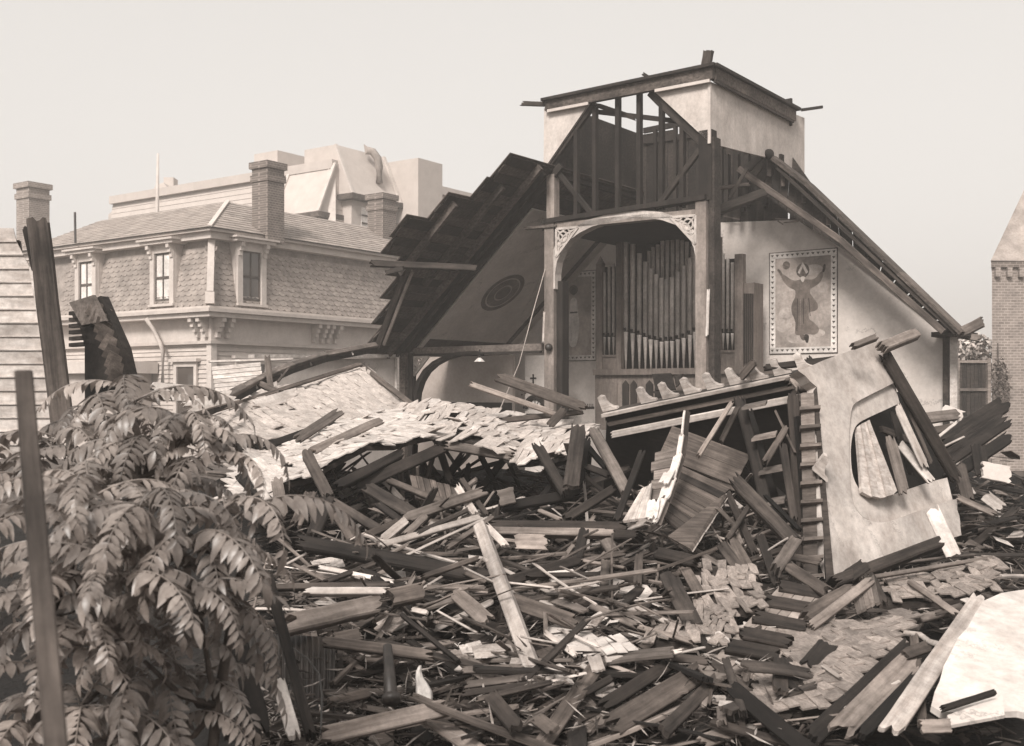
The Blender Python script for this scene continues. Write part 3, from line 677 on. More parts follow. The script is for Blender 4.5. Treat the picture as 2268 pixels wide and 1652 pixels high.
# wall paintings
def painting(name, label, quad, b, tile):
    q = BP(b); c4 = [q.pt(*p_) for p_ in quad]
    a0 = min((c_-CO).dot(AD) for c_ in c4); a1 = max((c_-CO).dot(AD) for c_ in c4); z1_ = (c4[0].z + c4[1].z)/2; z0_ = (c4[2].z + c4[3].z)/2
    e_ = empty(name, C((a0+a1)/2, b, z0_), label, 'painting')
    bd = .13
    cbox(MB(), a0 + bd, a1 - bd, b - .012, b - .002, z0_ + bd, z1_ - bd).build('picture_field', M['art_ground' if tile else 'art_pale_ground'], e_)
    for (u0, u1, w0, w1) in ((a0, a1, z1_ - bd, z1_), (a0, a1, z0_, z0_ + bd), (a0, a0 + bd, z0_ + bd, z1_ - bd), (a1 - bd, a1, z0_ + bd, z1_ - bd)):
        bo = cbox(MB(), u0, u1, b - .022, b - .003, w0, w1).build('border', M['art_border'], e_)
        mb = MB(); hor = (u1-u0) > (w1-w0); n_ = int((u1-u0 if hor else w1-w0) / .115)
        for i in range(n_):
            t_ = (i + .5) / n_; ca, cz = (u0 + (u1-u0)*t_, (w0+w1)/2) if hor else ((u0+u1)/2, w0 + (w1-w0)*t_)
            mb.add([C(ca - .04, b - .0245, cz + .025), C(ca + .04, b - .0245, cz + .025), C(ca, b - .0245, cz - .03)], [(0, 1, 2)])
        mb.build('border_motif', M['wood_mid'], bo)
    for i_, (u0, u1, w0, w1) in enumerate(((a0 - .02, a1 + .02, z1_, z1_ + .02), (a0 - .02, a1 + .02, z0_ - .02, z0_), (a0 - .02, a0, z0_, z1_), (a1, a1 + .02, z0_, z1_))):
        cbox(MB(), u0, u1, b - .02, b - .003, w0, w1).build('edge_line', M['wood_mid'], e_)
    return e_, a0 + bd, a1 - bd, z0_ + bd, z1_ - bd
def blob(e_, nm, m, fr, pts, lay, b, sm=True):
    a0, a1, z0_, z1_ = fr
    P2 = [(a0 + (a1-a0)*u, z1_ - (z1_-z0_)*v) for u, v in pts]
    if sm:
        for _ in range(2):
            Q = []
            for i in range(len(P2)):
                (x0_, y0_), (x1_, y1_) = P2[i], P2[(i+1) % len(P2)]; Q += [(x0_*.75 + x1_*.25, y0_*.75 + y1_*.25), (x0_*.25 + x1_*.75, y0_*.25 + y1_*.75)]
            P2 = Q
    bb = b - .0135 - .0012*lay
    MB().add([C(x, bb, y) for x, y in P2], [tuple(range(len(P2)))]).build(nm, M[m], e_)
def circ(u, v, r, asp, n=12): return [(u + r*math.cos(2*math.pi*k/n), v + r*asp*math.sin(2*math.pi*k/n)) for k in range(n)]
e_, *fr = painting('wall_painting', 'framed wall painting of a dark-robed figure with raised arms on the right wall', [(1709, 561), (1854, 551), (1851, 778), (1706, 785)], BW, 1)
bb = BW
for c_ in (circ(.15, .75, .16, .5), circ(.2, .62, .14, .5), circ(.85, .35, .1, .6), circ(.4, .9, .2, .3), circ(.75, .85, .15, .3), circ(.7, .15, .16, .4)): blob(e_, 'painted_cloud', 'art_cloud', fr, c_, 0, bb)
blob(e_, 'painted_halo', 'wood_mid', fr, circ(.5, .15, .12, .68), 1, bb, False)
blob(e_, 'painted_disc', 'wood_mid', fr, circ(.2, .08, .07, .68), 1, bb, False)
blob(e_, 'painted_robe', 'art_dark', fr, [(.42, .25), (.36, .26), (.28, .24), (.2, .2), (.13, .17), (.10, .20), (.15, .26), (.2, .3), (.28, .34), (.36, .36), (.37, .40), (.36, .45), (.31, .50), (.29, .56), (.30, .62), (.34, .67), (.37, .73), (.36, .80), (.36, .86), (.44, .87), (.52, .86), (.62, .86), (.70, .87), (.77, .85), (.80, .80), (.74, .76), (.68, .72), (.62, .70), (.60, .64), (.62, .61), (.70, .61), (.76, .59), (.78, .55), (.74, .50), (.68, .45), (.63, .41), (.63, .36), (.70, .34), (.78, .31), (.84, .27), (.87, .20), (.84, .17), (.80, .19), (.74, .24), (.66, .26), (.58, .25)], 2, bb)
blob(e_, 'painted_hand', 'wood_mid', fr, [(.14, .18), (.10, .20), (.06, .15), (.03, .13), (.05, .11), (.09, .13)], 2, bb)
blob(e_, 'painted_hand', 'wood_mid', fr, [(.84, .18), (.88, .19), (.91, .13), (.90, .09), (.87, .10), (.86, .14)], 2, bb)
blob(e_, 'painted_foot', 'wood_mid', fr, [(.44, .86), (.54, .86), (.55, .92), (.5, .93), (.46, .9)], 1, bb)
blob(e_, 'painted_foot', 'wood_mid', fr, [(.5, .86), (.62, .86), (.6, .95), (.56, .96)], 1, bb)
blob(e_, 'painted_hood', 'art_light', fr, [(.5, .055), (.41, .17), (.45, .19), (.5, .11), (.56, .19), (.6, .17)], 3, bb, False)
blob(e_, 'painted_face', 'wood_mid', fr, circ(.5, .19, .055, .8), 3, bb)
blob(e_, 'painted_beard', 'art_light', fr, [(.46, .215), (.54, .215), (.53, .26), (.5, .285), (.47, .26)], 4, bb)
for i in range(5): blob(e_, 'painted_fold', 'wood_grey' if i % 2 else 'timber', fr, [(.4 + .05*i, .46 + .02*(i % 2)), (.415 + .05*i, .46), (.40 + .06*i, .82 - .04*i), (.39 + .06*i, .82 - .04*i)], 3, bb, False)
for i in range(4): blob(e_, 'painted_fold', 'wood_grey', fr, [(.44 + .04*i, .28), (.447 + .04*i, .28), (.447 + .04*i, .40), (.44 + .04*i, .40)], 3, bb, False)
e_, *fr = painting('wall_painting', 'framed wall painting of a pale-robed standing figure beside the organ pipes', [(1238, 606), (1320, 599), (1320, 797), (1238, 799)], BW, 1)
blob(e_, 'painted_glow', 'art_cloud', fr, [(.5, .3), (.9, .5), (.95, .8), (.8, .95), (.5, .9)], 0, bb)
blob(e_, 'painted_halo', 'wood_mid', fr, circ(.38, .16, .16, .4), 1, bb)
blob(e_, 'painted_robe', 'art_robe_white', fr, [(.28, .26), (.5, .26), (.52, .4), (.6, .62), (.5, .86), (.4, .9), (.22, .88), (.2, .62), (.24, .4)], 2, bb)
blob(e_, 'painted_head', 'wood_mid', fr, circ(.39, .18, .09, .55), 3, bb)
blob(e_, 'painted_girdle', 'wood_mid', fr, [(.25, .44), (.52, .44), (.52, .46), (.25, .46)], 3, bb, False)
# ------------------------------------------------------------------ mansard house on the left
YA = R(55)
E1 = Vector((math.cos(YA), math.sin(YA), 0)); E2 = Vector((-math.sin(YA), math.cos(YA), 0))
HC = Vector((-10.97, 40, 0))
class Frame:
    def __init__(s, o, e1, e2): s.o = Vector(o); s.e1 = e1; s.e2 = e2
    def p(s, u, v, z): return s.o + s.e1*u + s.e2*v + Vector((0, 0, z))
    def box(s, mb, u0, u1, v0, v1, z0, z1): return mb.box(s.p((u0+u1)/2, (v0+v1)/2, (z0+z1)/2), s.e1*((u1-u0)/2), s.e2*((v1-v0)/2), Vector((0, 0, (z1-z0)/2)))
    def right(s, x, y, v=0):
        q = Plane(s.o + s.e2*v, -s.e2).pt(x, y) - s.o; return q.dot(s.e1), q.z
    def left(s, x, y, u=0):
        q = Plane(s.o + s.e1*u, -s.e1).pt(x, y) - s.o; return q.dot(s.e2), q.z
F1 = Frame(HC, E1, E2)
house = empty('mansard_house', HC + Vector((4, 6, 0)), 'pale two-storey house with a scale-slated mansard roof and bracketed dormers', 'house')
def hb(F, par, name, m, *k): return F.box(MB(), *k).build(name, M[m], par)
LU, LV = 14.0, 12.0
ZG, ZF0, ZF1, ZC1, ZM1, ZK = 0, 4.42, 5.32, 5.72, 8.28, 8.72
hb(F1, house, 'wall', 'house_wall', .2, LU, .2, LV, ZG, ZF1)
# clapboards, one by one, on the two faces
z = 1.6
while z < ZF0 - .02:
    q = [F1.p(.19, .19, z), F1.p(LU, .19, z), F1.p(LU, .19, z + .16), F1.p(.19, .19, z + .16)]
    MB().prism([F1.p(.16, .15, z), F1.p(LU, .15, z), F1.p(LU, .19, z + .165), F1.p(.16, .19, z + .165)], E2*.02).build('clapboard', M['house_wall'], house)
    MB().prism([F1.p(.15, .13, z + .002), F1.p(.15, LV, z + .002), F1.p(.19, LV, z + .167), F1.p(.19, .13, z + .167)], E1*.02).build('clapboard', M['house_wall'], house)
    z += .168
hb(F1, house, 'corner_board', 'house_trim', .08, .34, .08, .34, 1.2, ZF0)
hb(F1, house, 'frieze', 'house_trim', .1, LU, .1, LV, ZF0, ZF1)
hb(F1, house, 'frieze_moulding', 'house_wall', .0, LU, .0, LV, ZF0 - .05, ZF0 + .06)
hb(F1, house, 'lower_cornice', 'house_trim', -.42, LU, -.42, LV, ZF1 + .003, ZF1 + .17)
hb(F1, house, 'lower_cornice_step', 'house_wall', -.55, LU, -.55, LV, ZF1 + .175, ZF1 + .30)
hb(F1, house, 'gutter', 'house_trim', -.34, LU, -.34, LV, ZF1 + .305, ZC1)
mb = MB(); q0 = [F1.p(-.12, -.12, ZC1), F1.p(LU, -.12, ZC1), F1.p(LU, LV, ZC1), F1.p(-.12, LV, ZC1)]; q1 = [F1.p(.3, .3, ZM1), F1.p(LU, .3, ZM1), F1.p(LU, LV, ZM1), F1.p(.3, LV, ZM1)]
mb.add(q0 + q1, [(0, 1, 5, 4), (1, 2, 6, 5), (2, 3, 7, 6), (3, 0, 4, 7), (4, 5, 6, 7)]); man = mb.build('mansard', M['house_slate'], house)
hb(F1, house, 'upper_cornice', 'house_trim', -.1, LU, -.1, LV, ZM1 - .08, ZM1 + .16)
hb(F1, house, 'upper_cornice_step', 'house_wall', -.28, LU, -.28, LV, ZM1 + .165, ZM1 + .26)
hb(F1, house, 'upper_gutter', 'wood_mid', -.36, LU, -.36, LV, ZM1 + .265, ZK - .16)
mb = MB(); q0 = [F1.p(-.3, -.3, ZK - .16), F1.p(LU, -.3, ZK - .16), F1.p(LU, LV, ZK - .16), F1.p(-.3, LV, ZK - .16)]; q1 = [F1.p(3.0, 2.6, 10.2), F1.p(LU - 2, 2.6, 10.2), F1.p(LU - 2, LV - 1, 10.2), F1.p(3.0, LV - 1, 10.2)]
mb.add(q0 + q1, [(0, 1, 5, 4), (1, 2, 6, 5), (2, 3, 7, 6), (3, 0, 4, 7), (4, 5, 6, 7)]); upr = mb.build('upper_roof', M['house_roof'], house)
def course(Fr, par, m, c0, c1, t0, t1, n, th=.03, name='shingle_course'):
    """n lapped courses on a sloping face between the edge c0-c1 below and t0-t1 above"""
    nr = (c1 - c0).cross(t0 - c0).normalized()
    if nr.z < 0: nr = -nr
    for i in range(n):
        a_, b_ = i/n, (i+1)/n + .01
        p0_, p1_ = c0.lerp(t0, a_), c1.lerp(t1, a_); p2_, p3_ = c1.lerp(t1, b_), c0.lerp(t0, b_)
        MB().add([p0_ + nr*th, p1_ + nr*th, p2_ + nr*.006, p3_ + nr*.006, p0_ + nr*.001, p1_ + nr*.001], [(0, 1, 2, 3), (0, 4, 5, 1)]).build(name, M[m], par)
course(F1, upr, 'house_roof', q0[0], q0[1], q1[0], q1[1], 13)
course(F1, upr, 'house_roof', q0[3], q0[0], q1[3], q1[0], 13)
MB().beam(q0[0] + Vector((0, 0, .04)), q1[0] + Vector((0, 0, .05)), .16, .06).build('hip_capping', M['house_trim'], upr)
# slates of the mansard, each a scalloped scale
def scale_mesh(m):
    me = bpy.data.meshes.new('scale'); x = [(-.5, 1.15), (-.5, .35), (-.25, 0), (.25, 0), (.5, .35), (.5, 1.15)]
    vs = [(a, b, .0 if b > 1 else .022) for a, b in x] + [(a, b, -.004) for a, b in x]
    fs = [(0, 1, 2, 3, 4, 5)] + [(i, 6 + i, 6 + i + 1, i + 1) for i in range(5)]
    me.from_pydata(vs, [], fs); me.update(); me.materials.append(M[m]); return me
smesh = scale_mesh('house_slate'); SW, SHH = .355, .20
ind = 0; rest = MB()
for face in (0, 1):
    if face == 0: o_, ex, inn = F1.p(-.12, -.12, ZC1), E1, E2
    else: o_, ex, inn = F1.p(-.12, -.12, ZC1), E2, E1
    upv = (inn * .42 + Vector((0, 0, ZM1 - ZC1))).normalized(); nr = ex.cross(upv).normalized()
    if nr.dot(inn) > 0: nr = -nr
    Ls = (inn * .42 + Vector((0, 0, ZM1 - ZC1))).length; rows = int(Ls / SHH) - 1
    for c_ in range(int((12.6 if face == 0 else 9.5) / SW)):
        for r_ in range(rows):
            q = o_ + ex * (SW * (c_ + .6 + .5 * (r_ % 2))) + upv * (.02 + SHH * r_) + nr * .012
            ax = ex if face == 0 else -ex
            mt = Matrix(((ax.x*SW, upv.x*SHH, nr.x, q.x), (ax.y*SW, upv.y*SHH, nr.y, q.y), (ax.z*SW, upv.z*SHH, nr.z, q.z), (0, 0, 0, 1)))
            if face == 0 and ind < 300 and c_ > 3:
                ob_ = bpy.data.objects.new('scale_slate', smesh); COL.objects.link(ob_); ob_.matrix_basis = mt; setparent(ob_, man); ind += 1
            else: rest.add([mt @ v.co for v in smesh.vertices], [tuple(p_.vertices) for p_ in smesh.polygons])
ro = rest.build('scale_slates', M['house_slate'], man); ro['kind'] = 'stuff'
def boxat(q, ex, ey, x0, x1, y0, y1, z0, z1):
    return MB().box(q + ex*((x0+x1)/2) + ey*((y0+y1)/2) + Vector((0, 0, (z0+z1)/2)), ex*((x1-x0)/2), ey*((y1-y0)/2), Vector((0, 0, (z1-z0)/2)))
def dormer(par, q, ex, out, wd, hg, bright, m='house_trim', mw='house_wall', sc_=1):
    """bracketed dormer: q = centre of the sill on the outer plane, ex = along the wall, out = outward"""
    d = boxat(q, ex, out, -wd*.78, wd*.78, -1.2, -.06, -.1, hg + .35).build('dormer', M[mw], par)
    for s_ in (-1, 1): boxat(q, ex, out, s_*wd*.5 if s_ > 0 else -wd*.76, wd*.76 if s_ > 0 else -wd*.5, -.055, .06, -.12, hg + .3).build('jamb', M[m], d)
    boxat(q, ex, out, -wd*.5, wd*.5, -.055, .05, hg, hg + .3).build('lintel', M[m], d)
    boxat(q, ex, out, -wd*1.05, wd*1.05, -.5, .32, hg + .305, hg + .42).build('hood', M[m], d)
    boxat(q, ex, out, -wd*1.15, wd*1.15, -.5, .42, hg + .425, hg + .5).build('hood_cap', M[mw], d)
    boxat(q, ex, out, -wd*.8, wd*.8, -.05, .12, -.22, -.125).build('sill', M[m], d)
    for s_ in (-1, 1):
        for j, (y1, z0, z1) in enumerate(((.28, .14, .3), (.2, -.02, .138), (.12, -.2, -.022))):
            boxat(q, ex, out, s_*wd*.66 - .08, s_*wd*.66 + .08, .065, y1, hg + z0, hg + z1).build('bracket', M[m], d)
    boxat(q, ex, out, -wd*.5, wd*.5, -.058, -.046, .0, hg).build('window_pane', M['blind' if bright else 'window_glass'], d)
    for (x0, x1, z0, z1) in ((-wd*.5, -wd*.44, 0, hg), (wd*.44, wd*.5, 0, hg), (-wd*.44, wd*.44, hg*.46, hg*.51), (-wd*.44, wd*.44, 0, .07), (-wd*.44, wd*.44, hg - .06, hg), (-.025, .025, .07, hg*.46), (-.025, .025, hg*.51, hg - .06)):
        boxat(q, ex, out, x0, x1, -.044, -.012, z0, z1).build('sash_bar', M['wood_mid'], d)
    return d
u_, _ = F1.right(552, 678); zs = F1.right(552, 672)[1]; dormer(house, F1.p(u_, -.12, ZC1 + .32), E1, -E2, .92, 1.85, False)
v_, _ = F1.left(366, 672); dormer(house, F1.p(-.12, v_, ZC1 + .32), E2, -E1, .92, 1.8, True)
v_, _ = F1.left(197, 664); dormer(house, F1.p(-.12, v_, ZC1 + .32), E2, -E1, .92, 1.8, True)
# corner board of the mansard
mb = MB().beam(F1.p(-.17, -.17, ZC1 + .5), F1.p(.25, .25, ZM1 - .02), .24, .24); mb.build('mansard_corner_board', M['house_trim'], house)
MB().beam(F1.p(-.22, -.22, ZC1 + .05), F1.p(-.17, -.17, ZC1 + .48), .32, .32).build('corner_scroll', M['house_wall'], house)
# frieze brackets in pairs
def bracket_pair(q, ex, out):
    for s_ in (-.22, .22):
        b = boxat(q, ex, out, s_ - .09, s_ + .09, 0, .46, -.16, .0).build('frieze_bracket', M['house_wall'], house)
        for (y1, z0, z1) in ((.36, -.34, -.165), (.26, -.52, -.345), (.15, -.72, -.525)): boxat(q, ex, out, s_ - .08, s_ + .08, 0, y1, z0, z1).build('scroll', M['house_wall'], b)
for x in (502, 735):
    u_ = F1.right(x, 720)[0]; bracket_pair(F1.p(u_ if x > 600 else .55, .098, ZF1), E1, -E2)
bracket_pair(F1.p(.098, .55, ZF1), E2, -E1)
for x in (705,):
    u_ = F1.right(x, 720)[0]; bracket_pair(F1.p(u_, .098, ZF1), E1, -E2)
# openings of the ground floor, down pipe, ell roof line
def opening(q, ex, out, wd, hg, par=house, m='window_glass'):
    d = boxat(q, ex, out, -wd/2, wd/2, -.05, .02, 0, hg).build('window', M[m], par)
    for (x0, x1, z0, z1) in ((-wd/2 - .16, -wd/2, -.1, hg + .18), (wd/2, wd/2 + .16, -.1, hg + .18), (-wd/2, wd/2, hg, hg + .18)): boxat(q, ex, out, x0, x1, 0, .08, z0, z1).build('casing', M['house_trim'], d)
    boxat(q, ex, out, -wd/2 - .3, wd/2 + .3, -.02, .2, hg + .185, hg + .3).build('hood', M['house_trim'], d)
    return d
v_, z_ = F1.left(406, 812); opening(F1.p(.14, v_, 1.1), E2, -E1, 1.0, z_ - 1.1)
u_, z_ = F1.right(562, 806); opening(F1.p(u_, .14, 1.6), E1, -E2, 1.3, z_ - 1.6)
q = [Plane(F1.p(-.2, 0, 0), -E1).pt(x, y) for x, y in ((338, 706), (340, 730), (355, 760), (361, 775), (360, 860))]
q[0] = q[0] + E1*-.3
MB().tube(q, .085, 8).build('down_pipe', M['house_wall'], house, smooth=True)
hb(F1, house, 'lean_to', 'house_wall', -1.6, .12, F1.left(330, 780)[0], LV, 0, 3.3)
hb(F1, house, 'lean_to_eave', 'house_trim', -1.9, .1, F1.left(345, 780)[0], LV, 3.303, 3.75)
# chimneys
def chimney(par, c, wd, z0, z1, m, name='chimney', cap=True):
    c = Vector(c); ex, ey = E1, E2
    o_ = boxat(c, ex, ey, -wd/2, wd/2, -wd/2, wd/2, z0, z1 - .75).build(name, M[m], par)
    if cap:
        boxat(c, ex, ey, -wd*.56, wd*.56, -wd*.56, wd*.56, z1 - .75, z1 - .5).build('corbel', M[m], o_)
        boxat(c, ex, ey, -wd*.5, wd*.5, -wd*.5, wd*.5, z1 - .5, z1 - .25).build('neck', M[m], o_)
        boxat(c, ex, ey, -wd*.6, wd*.6, -wd*.6, wd*.6, z1 - .25, z1).build('cap', M[m], o_)
    return o_
p_ = P(594, 500, 42.2); chimney(house, (p_.x, p_.y, 0), .86, 8.3, P(594, 362, 42.2).z, 'brick_dark')
p_ = P(846, 500, 50.5); chimney(house, (p_.x, p_.y, 0), .92, 7.5, P(846, 432, 50.5).z, 'brick_dark')
p_ = P(167, 520, 44); MB().tube([P(167, 538, 44.0), P(166, 470, 44.0)], .05, 6).build('vent_pipe', M['metal_dark'], house)
# ------------------------------------------------------------------ tall building behind
BC = P(735, 600, 60); BC.z = 0
F2 = Frame(BC, E1, E2)
big = empty('tall_building', F2.p(6, 6, 0), 'tall hazy building with a steep mansard, dormers and roof vents behind the house', 'building')
zt_ = P(735, 352, 60).z; zb_ = zt_ - 6.2
LB, LVb = 17, 20
hb(F2, big, 'wall', 'far_wall', -.0, LB + 1.2, 0, LVb, 0, zb_ - .4)
hb(F2, big, 'cornice', 'house_trim', -.9, LB + 1.6, -.9, LVb, zb_ - .4, zb_)
mb = MB(); q0 = [F2.p(-.6, -.6, zb_), F2.p(LB + 1.0, -.6, zb_), F2.p(LB + 1.0, LVb, zb_), F2.p(-.6, LVb, zb_)]; q1 = [F2.p(.3, .3, zt_ - .5), F2.p(LB - 3.4, .3, zt_ - .5), F2.p(LB - 3.4, LVb, zt_ - .5), F2.p(.3, LVb, zt_ - .5)]
mb.add(q0 + q1, [(0, 1, 5, 4), (1, 2, 6, 5), (2, 3, 7, 6), (3, 0, 4, 7), (4, 5, 6, 7)]); bmn = mb.build('mansard', M['far_wall'], big)
course(F2, bmn, 'far_wall', q0[0], q0[1], q1[0], q1[1], 18, .04); course(F2, bmn, 'far_wall', q0[3], q0[0], q1[3], q1[0], 18, .04)
hb(F2, big, 'roof_edge', 'far_wall', .0, LB - 3.2, .0, LVb, zt_ - .5, zt_)
MB().beam(F2.p(-.62, -.62, zb_ + .1), F2.p(.25, .25, zt_ - .5), .4, .3).build('corner_board', M['house_trim'], big)
def bdormer(q, ex, out, wd, hg):
    d = boxat(q, ex, out, -wd/2, wd/2, -3.0, .35, 0, hg).build('dormer', M['far_wall'], big)
    boxat(q, ex, out, -wd*.62, wd*.62, -3.0, .8, hg + .003, hg + .3).build('hood', M['wood_mid'], d)
    mbx = MB(); z0 = Vector((0, 0, hg + .3)); z1 = Vector((0, 0, hg + 3.1))
    mbx.add([q - ex*wd*.58 + out*.7 + z0, q + ex*wd*.58 + out*.7 + z0, q + ex*wd*.58 - out*.6 + z1, q - ex*wd*.58 - out*.6 + z1, q - ex*wd*.58 - out*3 + z0, q + ex*wd*.58 - out*3 + z0, q + ex*wd*.58 - out*3 + z1, q - ex*wd*.58 - out*3 + z1], [(0, 1, 2, 3), (1, 5, 6, 2), (0, 3, 7, 4), (3, 2, 6, 7)])
    mbx.build('dormer_roof', M['far_wall'], d)
    for s_ in (-1, 1): MB().beam(q + ex*s_*wd*.58 + out*.74 + z0, q + ex*s_*wd*.58 - out*.56 + z1, .22, .1).build('verge', M['house_trim'], d)
    wn = boxat(q, ex, out, -wd*.28, wd*.28, .353, .4, .3, hg - .3).build('window', M['blind'], d)
    for k in (.33, .66): boxat(q, ex, out, -wd*.28, wd*.28, .403, .44, .3 + (hg - .6)*k - .04, .3 + (hg-.6)*k + .04).build('sash_bar', M['wood_mid'], wn)
    boxat(q, ex, out, -.04, .04, .403, .45, .3, hg - .3).build('sash_bar', M['wood_mid'], wn)
for x in (875, ): 
    u_, z_ = F2.right(x, 545, -.5); bdormer(F2.p(u_ - 2.2, -.4, z_ + .2), E1, -E2, 3.4, 1.9)
v_, z_ = F2.left(672, 470, -.5); bdormer(F2.p(-.4, v_, zb_ + 1.0), E2, -E1, 3.0, 1.9)
boxat(Vector((P(622, 400, 66).x, 66, 0)), E1, E2, -1.2, 1.2, -1, 1, zt_ - 3, P(622, 345, 66).z).build('roof_box', M['far_wall'], big)
boxat(Vector((P(918, 400, 64).x, 64, 0)), E1, E2, -1.1, 1.1, -1.2, 1.2, zt_ - 3, P(918, 362, 64).z).build('roof_box', M['far_wall'], big)
q = [P(840, 405, 62), P(840, 370, 62), P(836, 350, 62), P(826, 336, 62), P(814, 333, 62)]
MB().tube(q, .22, 8).build('cowl_pipe', M['house_slate'], big, smooth=True)
mb = MB(); c_ = P(811, 330, 61.9); mb.add([c_ + Vector((-.15, 0, .3)), c_ + Vector((.2, 0, .05)), c_ + Vector((-.05, 0, -.3)), c_ + Vector((-.15, .2, .3)), c_ + Vector((.2, .2, .05)), c_ + Vector((-.05, .2, -.3))], [(0, 1, 2), (3, 5, 4), (0, 3, 4, 1), (1, 4, 5, 2), (2, 5, 3, 0)]); mb.build('cowl_vane', M['house_slate'], big)
# ------------------------------------------------------------------ far gabled roof, flagpole, chimney at the left edge
far = empty('gabled_house', P(350, 860, 74), 'faint far house with a steep gable and a chimney in the haze', 'house')
d_ = 74
mb = MB().prism([P(310, 470, d_), P(345, 410, d_), P(362, 404, d_), P(402, 455, d_), P(402, 860, d_), P(310, 860, d_)], Vector((0, 6, 0))); mb.build('gable_wall', M['far_wall'], far)
MB().prism([P(240, 475, d_ + 1), P(262, 455, d_ + 1), P(309, 455, d_ + 1), P(309, 860, d_ + 1), P(240, 860, d_ + 1)], Vector((0, 5, 0))).build('side_wing', M['far_wall'], far)
MB().bx(P(352, 0, d_).x, P(374, 0, d_).x, d_ + 1, d_ + 2, P(0, 430, d_).z, P(0, 386, d_).z).build('chimney', M['far_wall'], far)
tag(MB().tube([P(348, 860, 58), P(348, 466, 58), P(350, 340, 58)], [.12, .11, .06], 8).build('flagpole', M['house_trim'], smooth=True), 'slim pale flagpole rising behind the mansard house', 'flagpole')
ch = empty('brick_chimney', P(73, 860, 52), 'hazy broad chimney standing at the far left edge', 'chimney')
chimney(ch, Vector((P(73, 0, 52).x, 52, 0)), 1.05, 0, P(73, 408, 52).z, 'brick_mid', 'chimney_stack')
# ------------------------------------------------------------------ brick building, gate and shrub at the right edge
bb_ = empty('brick_building', P(2260, 900, 36), 'narrow brick building with a pitched roof at the right edge', 'building')
zt_ = P(0, 592, 36).z; u0 = Vector((P(2197, 0, 36).x, 36, 0)); u1 = Vector((P(2205, 0, 45).x, 45, 0)); ex_ = Vector((9, .6, 0))
MB().prism([u0, u0 + ex_, u1 + ex_, u1], Vector((0, 0, zt_))).build('wall', M['brick_mid'], bb_)
k_ = Vector((.07, .1, 0)); MB().prism([u0 - k_ + Vector((0, 0, zt_ + .003)), u0 + ex_ + Vector((0, -.1, zt_ + .003)), u1 + ex_ + Vector((0, 0, zt_ + .003)), u1 - k_ + Vector((0, 0, zt_ + .003))], Vector((0, 0, .2))).build('eaves_band', M['brick_dark'], bb_)
zz_ = Vector((0, 0, zt_ + .206)); pk_ = Vector((0, 0, zt_ + 3.2))
MB().add([u0 - k_*1.5 + zz_, u0 + ex_ + zz_, u1 + ex_ + zz_, u1 - k_*1.5 + zz_, u0 + Vector((2.2, 2.2, 0)) + pk_, u0 + ex_ + Vector((0, 2.2, 0)) + pk_, u1 + ex_ + Vector((0, -2, 0)) + pk_, u1 + Vector((2.2, -2, 0)) + pk_], [(0, 1, 5, 4), (1, 2, 6, 5), (2, 3, 7, 6), (3, 0, 4, 7), (4, 5, 6, 7)]).build('roof', M['house_roof'], bb_)
for i in range(10): q = u0 + ex_.normalized()*(.15 + i*.4) + Vector((0, -.08, zt_ - .16)); MB().box(q, Vector((.08, 0, 0)), Vector((0, .07, 0)), Vector((0, 0, .15))).build('dentil', M['brick_mid'], bb_)
gt = empty('garden_gate', P(2152, 900, 33), 'tall dark boarded gate beside the brick building', 'gate')
ga0, ga1 = P(2124, 0, 33).x, P(2184, 0, 33).x; gz1 = P(0, 800, 33).z
for i in range(7):
    w_ = (ga1 - ga0) / 7; MB().bx(ga0 + w_*i, ga0 + w_*(i+1) - .012, 33, 33.03, .3, gz1 - rnd(.02, .06)).build('board', M['wood_dark'], gt)
for z_ in (gz1, P(0, 862, 33).z): MB().bx(ga0 - .03, ga1 + .03, 32.93, 32.997, z_ - .05, z_ + .03).build('rail', M['wood_grey'], gt)
for x in (ga0 - .06, ga1 + .06): MB().bx(x - .05, x + .05, 32.9, 33.05, .2, gz1 + .1).build('post', M['wood_grey'], gt)
def foliage(par, c, rad, n, size, m, name='foliage', seed=3):
    random.seed(seed); mb = MB()
    for i in range(n):
        while True:
            v = Vector((rnd(-1, 1), rnd(-1, 1), rnd(-1, 1)))
            if v.length < 1 and mnoise.noise(v*2.2 + Vector((seed, 0, 0))) > -.25: break
        q = Vector(c) + Vector((v.x*rad[0], v.y*rad[1], v.z*rad[2])); a_ = Vector((rnd(-1, 1), rnd(-1, 1), rnd(-1, 1))).normalized(); b_ = a_.cross(Vector((rnd(-1, 1), rnd(-1, 1), rnd(-1, 1)))).normalized(); s_ = size*rnd(.6, 1.3)
        mb.add([q - a_*s_, q + b_*s_*.45, q + a_*s_, q - b_*s_*.45], [(0, 1, 2, 3)])
    me = bpy.data.meshes.new(name); me.from_pydata(mb.v, [], mb.f); me.update(); return link(name, me, M[m], par)
sh = empty('shrub', P(2150, 880, 37), 'pale blossoming shrub showing above the boarded gate', 'shrub')
foliage(sh, P(2155, 775, 37), (.8, .7, .55), 500, .11, 'house_trim', 'blossom', 5)
foliage(sh, P(2160, 800, 37), (.9, .8, .9), 500, .12, 'leaf_far', 'foliage', 6)
MB().tube([P(2158, 940, 37), P(2156, 790, 37)], [.07, .03], 6).build('stem', M['stem'], sh)
sh = empty('creeper', P(2215, 880, 35.8), 'ragged creeper climbing the corner of the brick building', 'creeper')
foliage(sh, P(2216, 850, 35.7), (.35, .12, .9), 420, .07, 'leaf_far', 'foliage', 8)
MB().tube([P(2212, 940, 35.75), P(2210, 760, 35.8)], [.05, .02], 6).build('stem', M['stem'], sh)
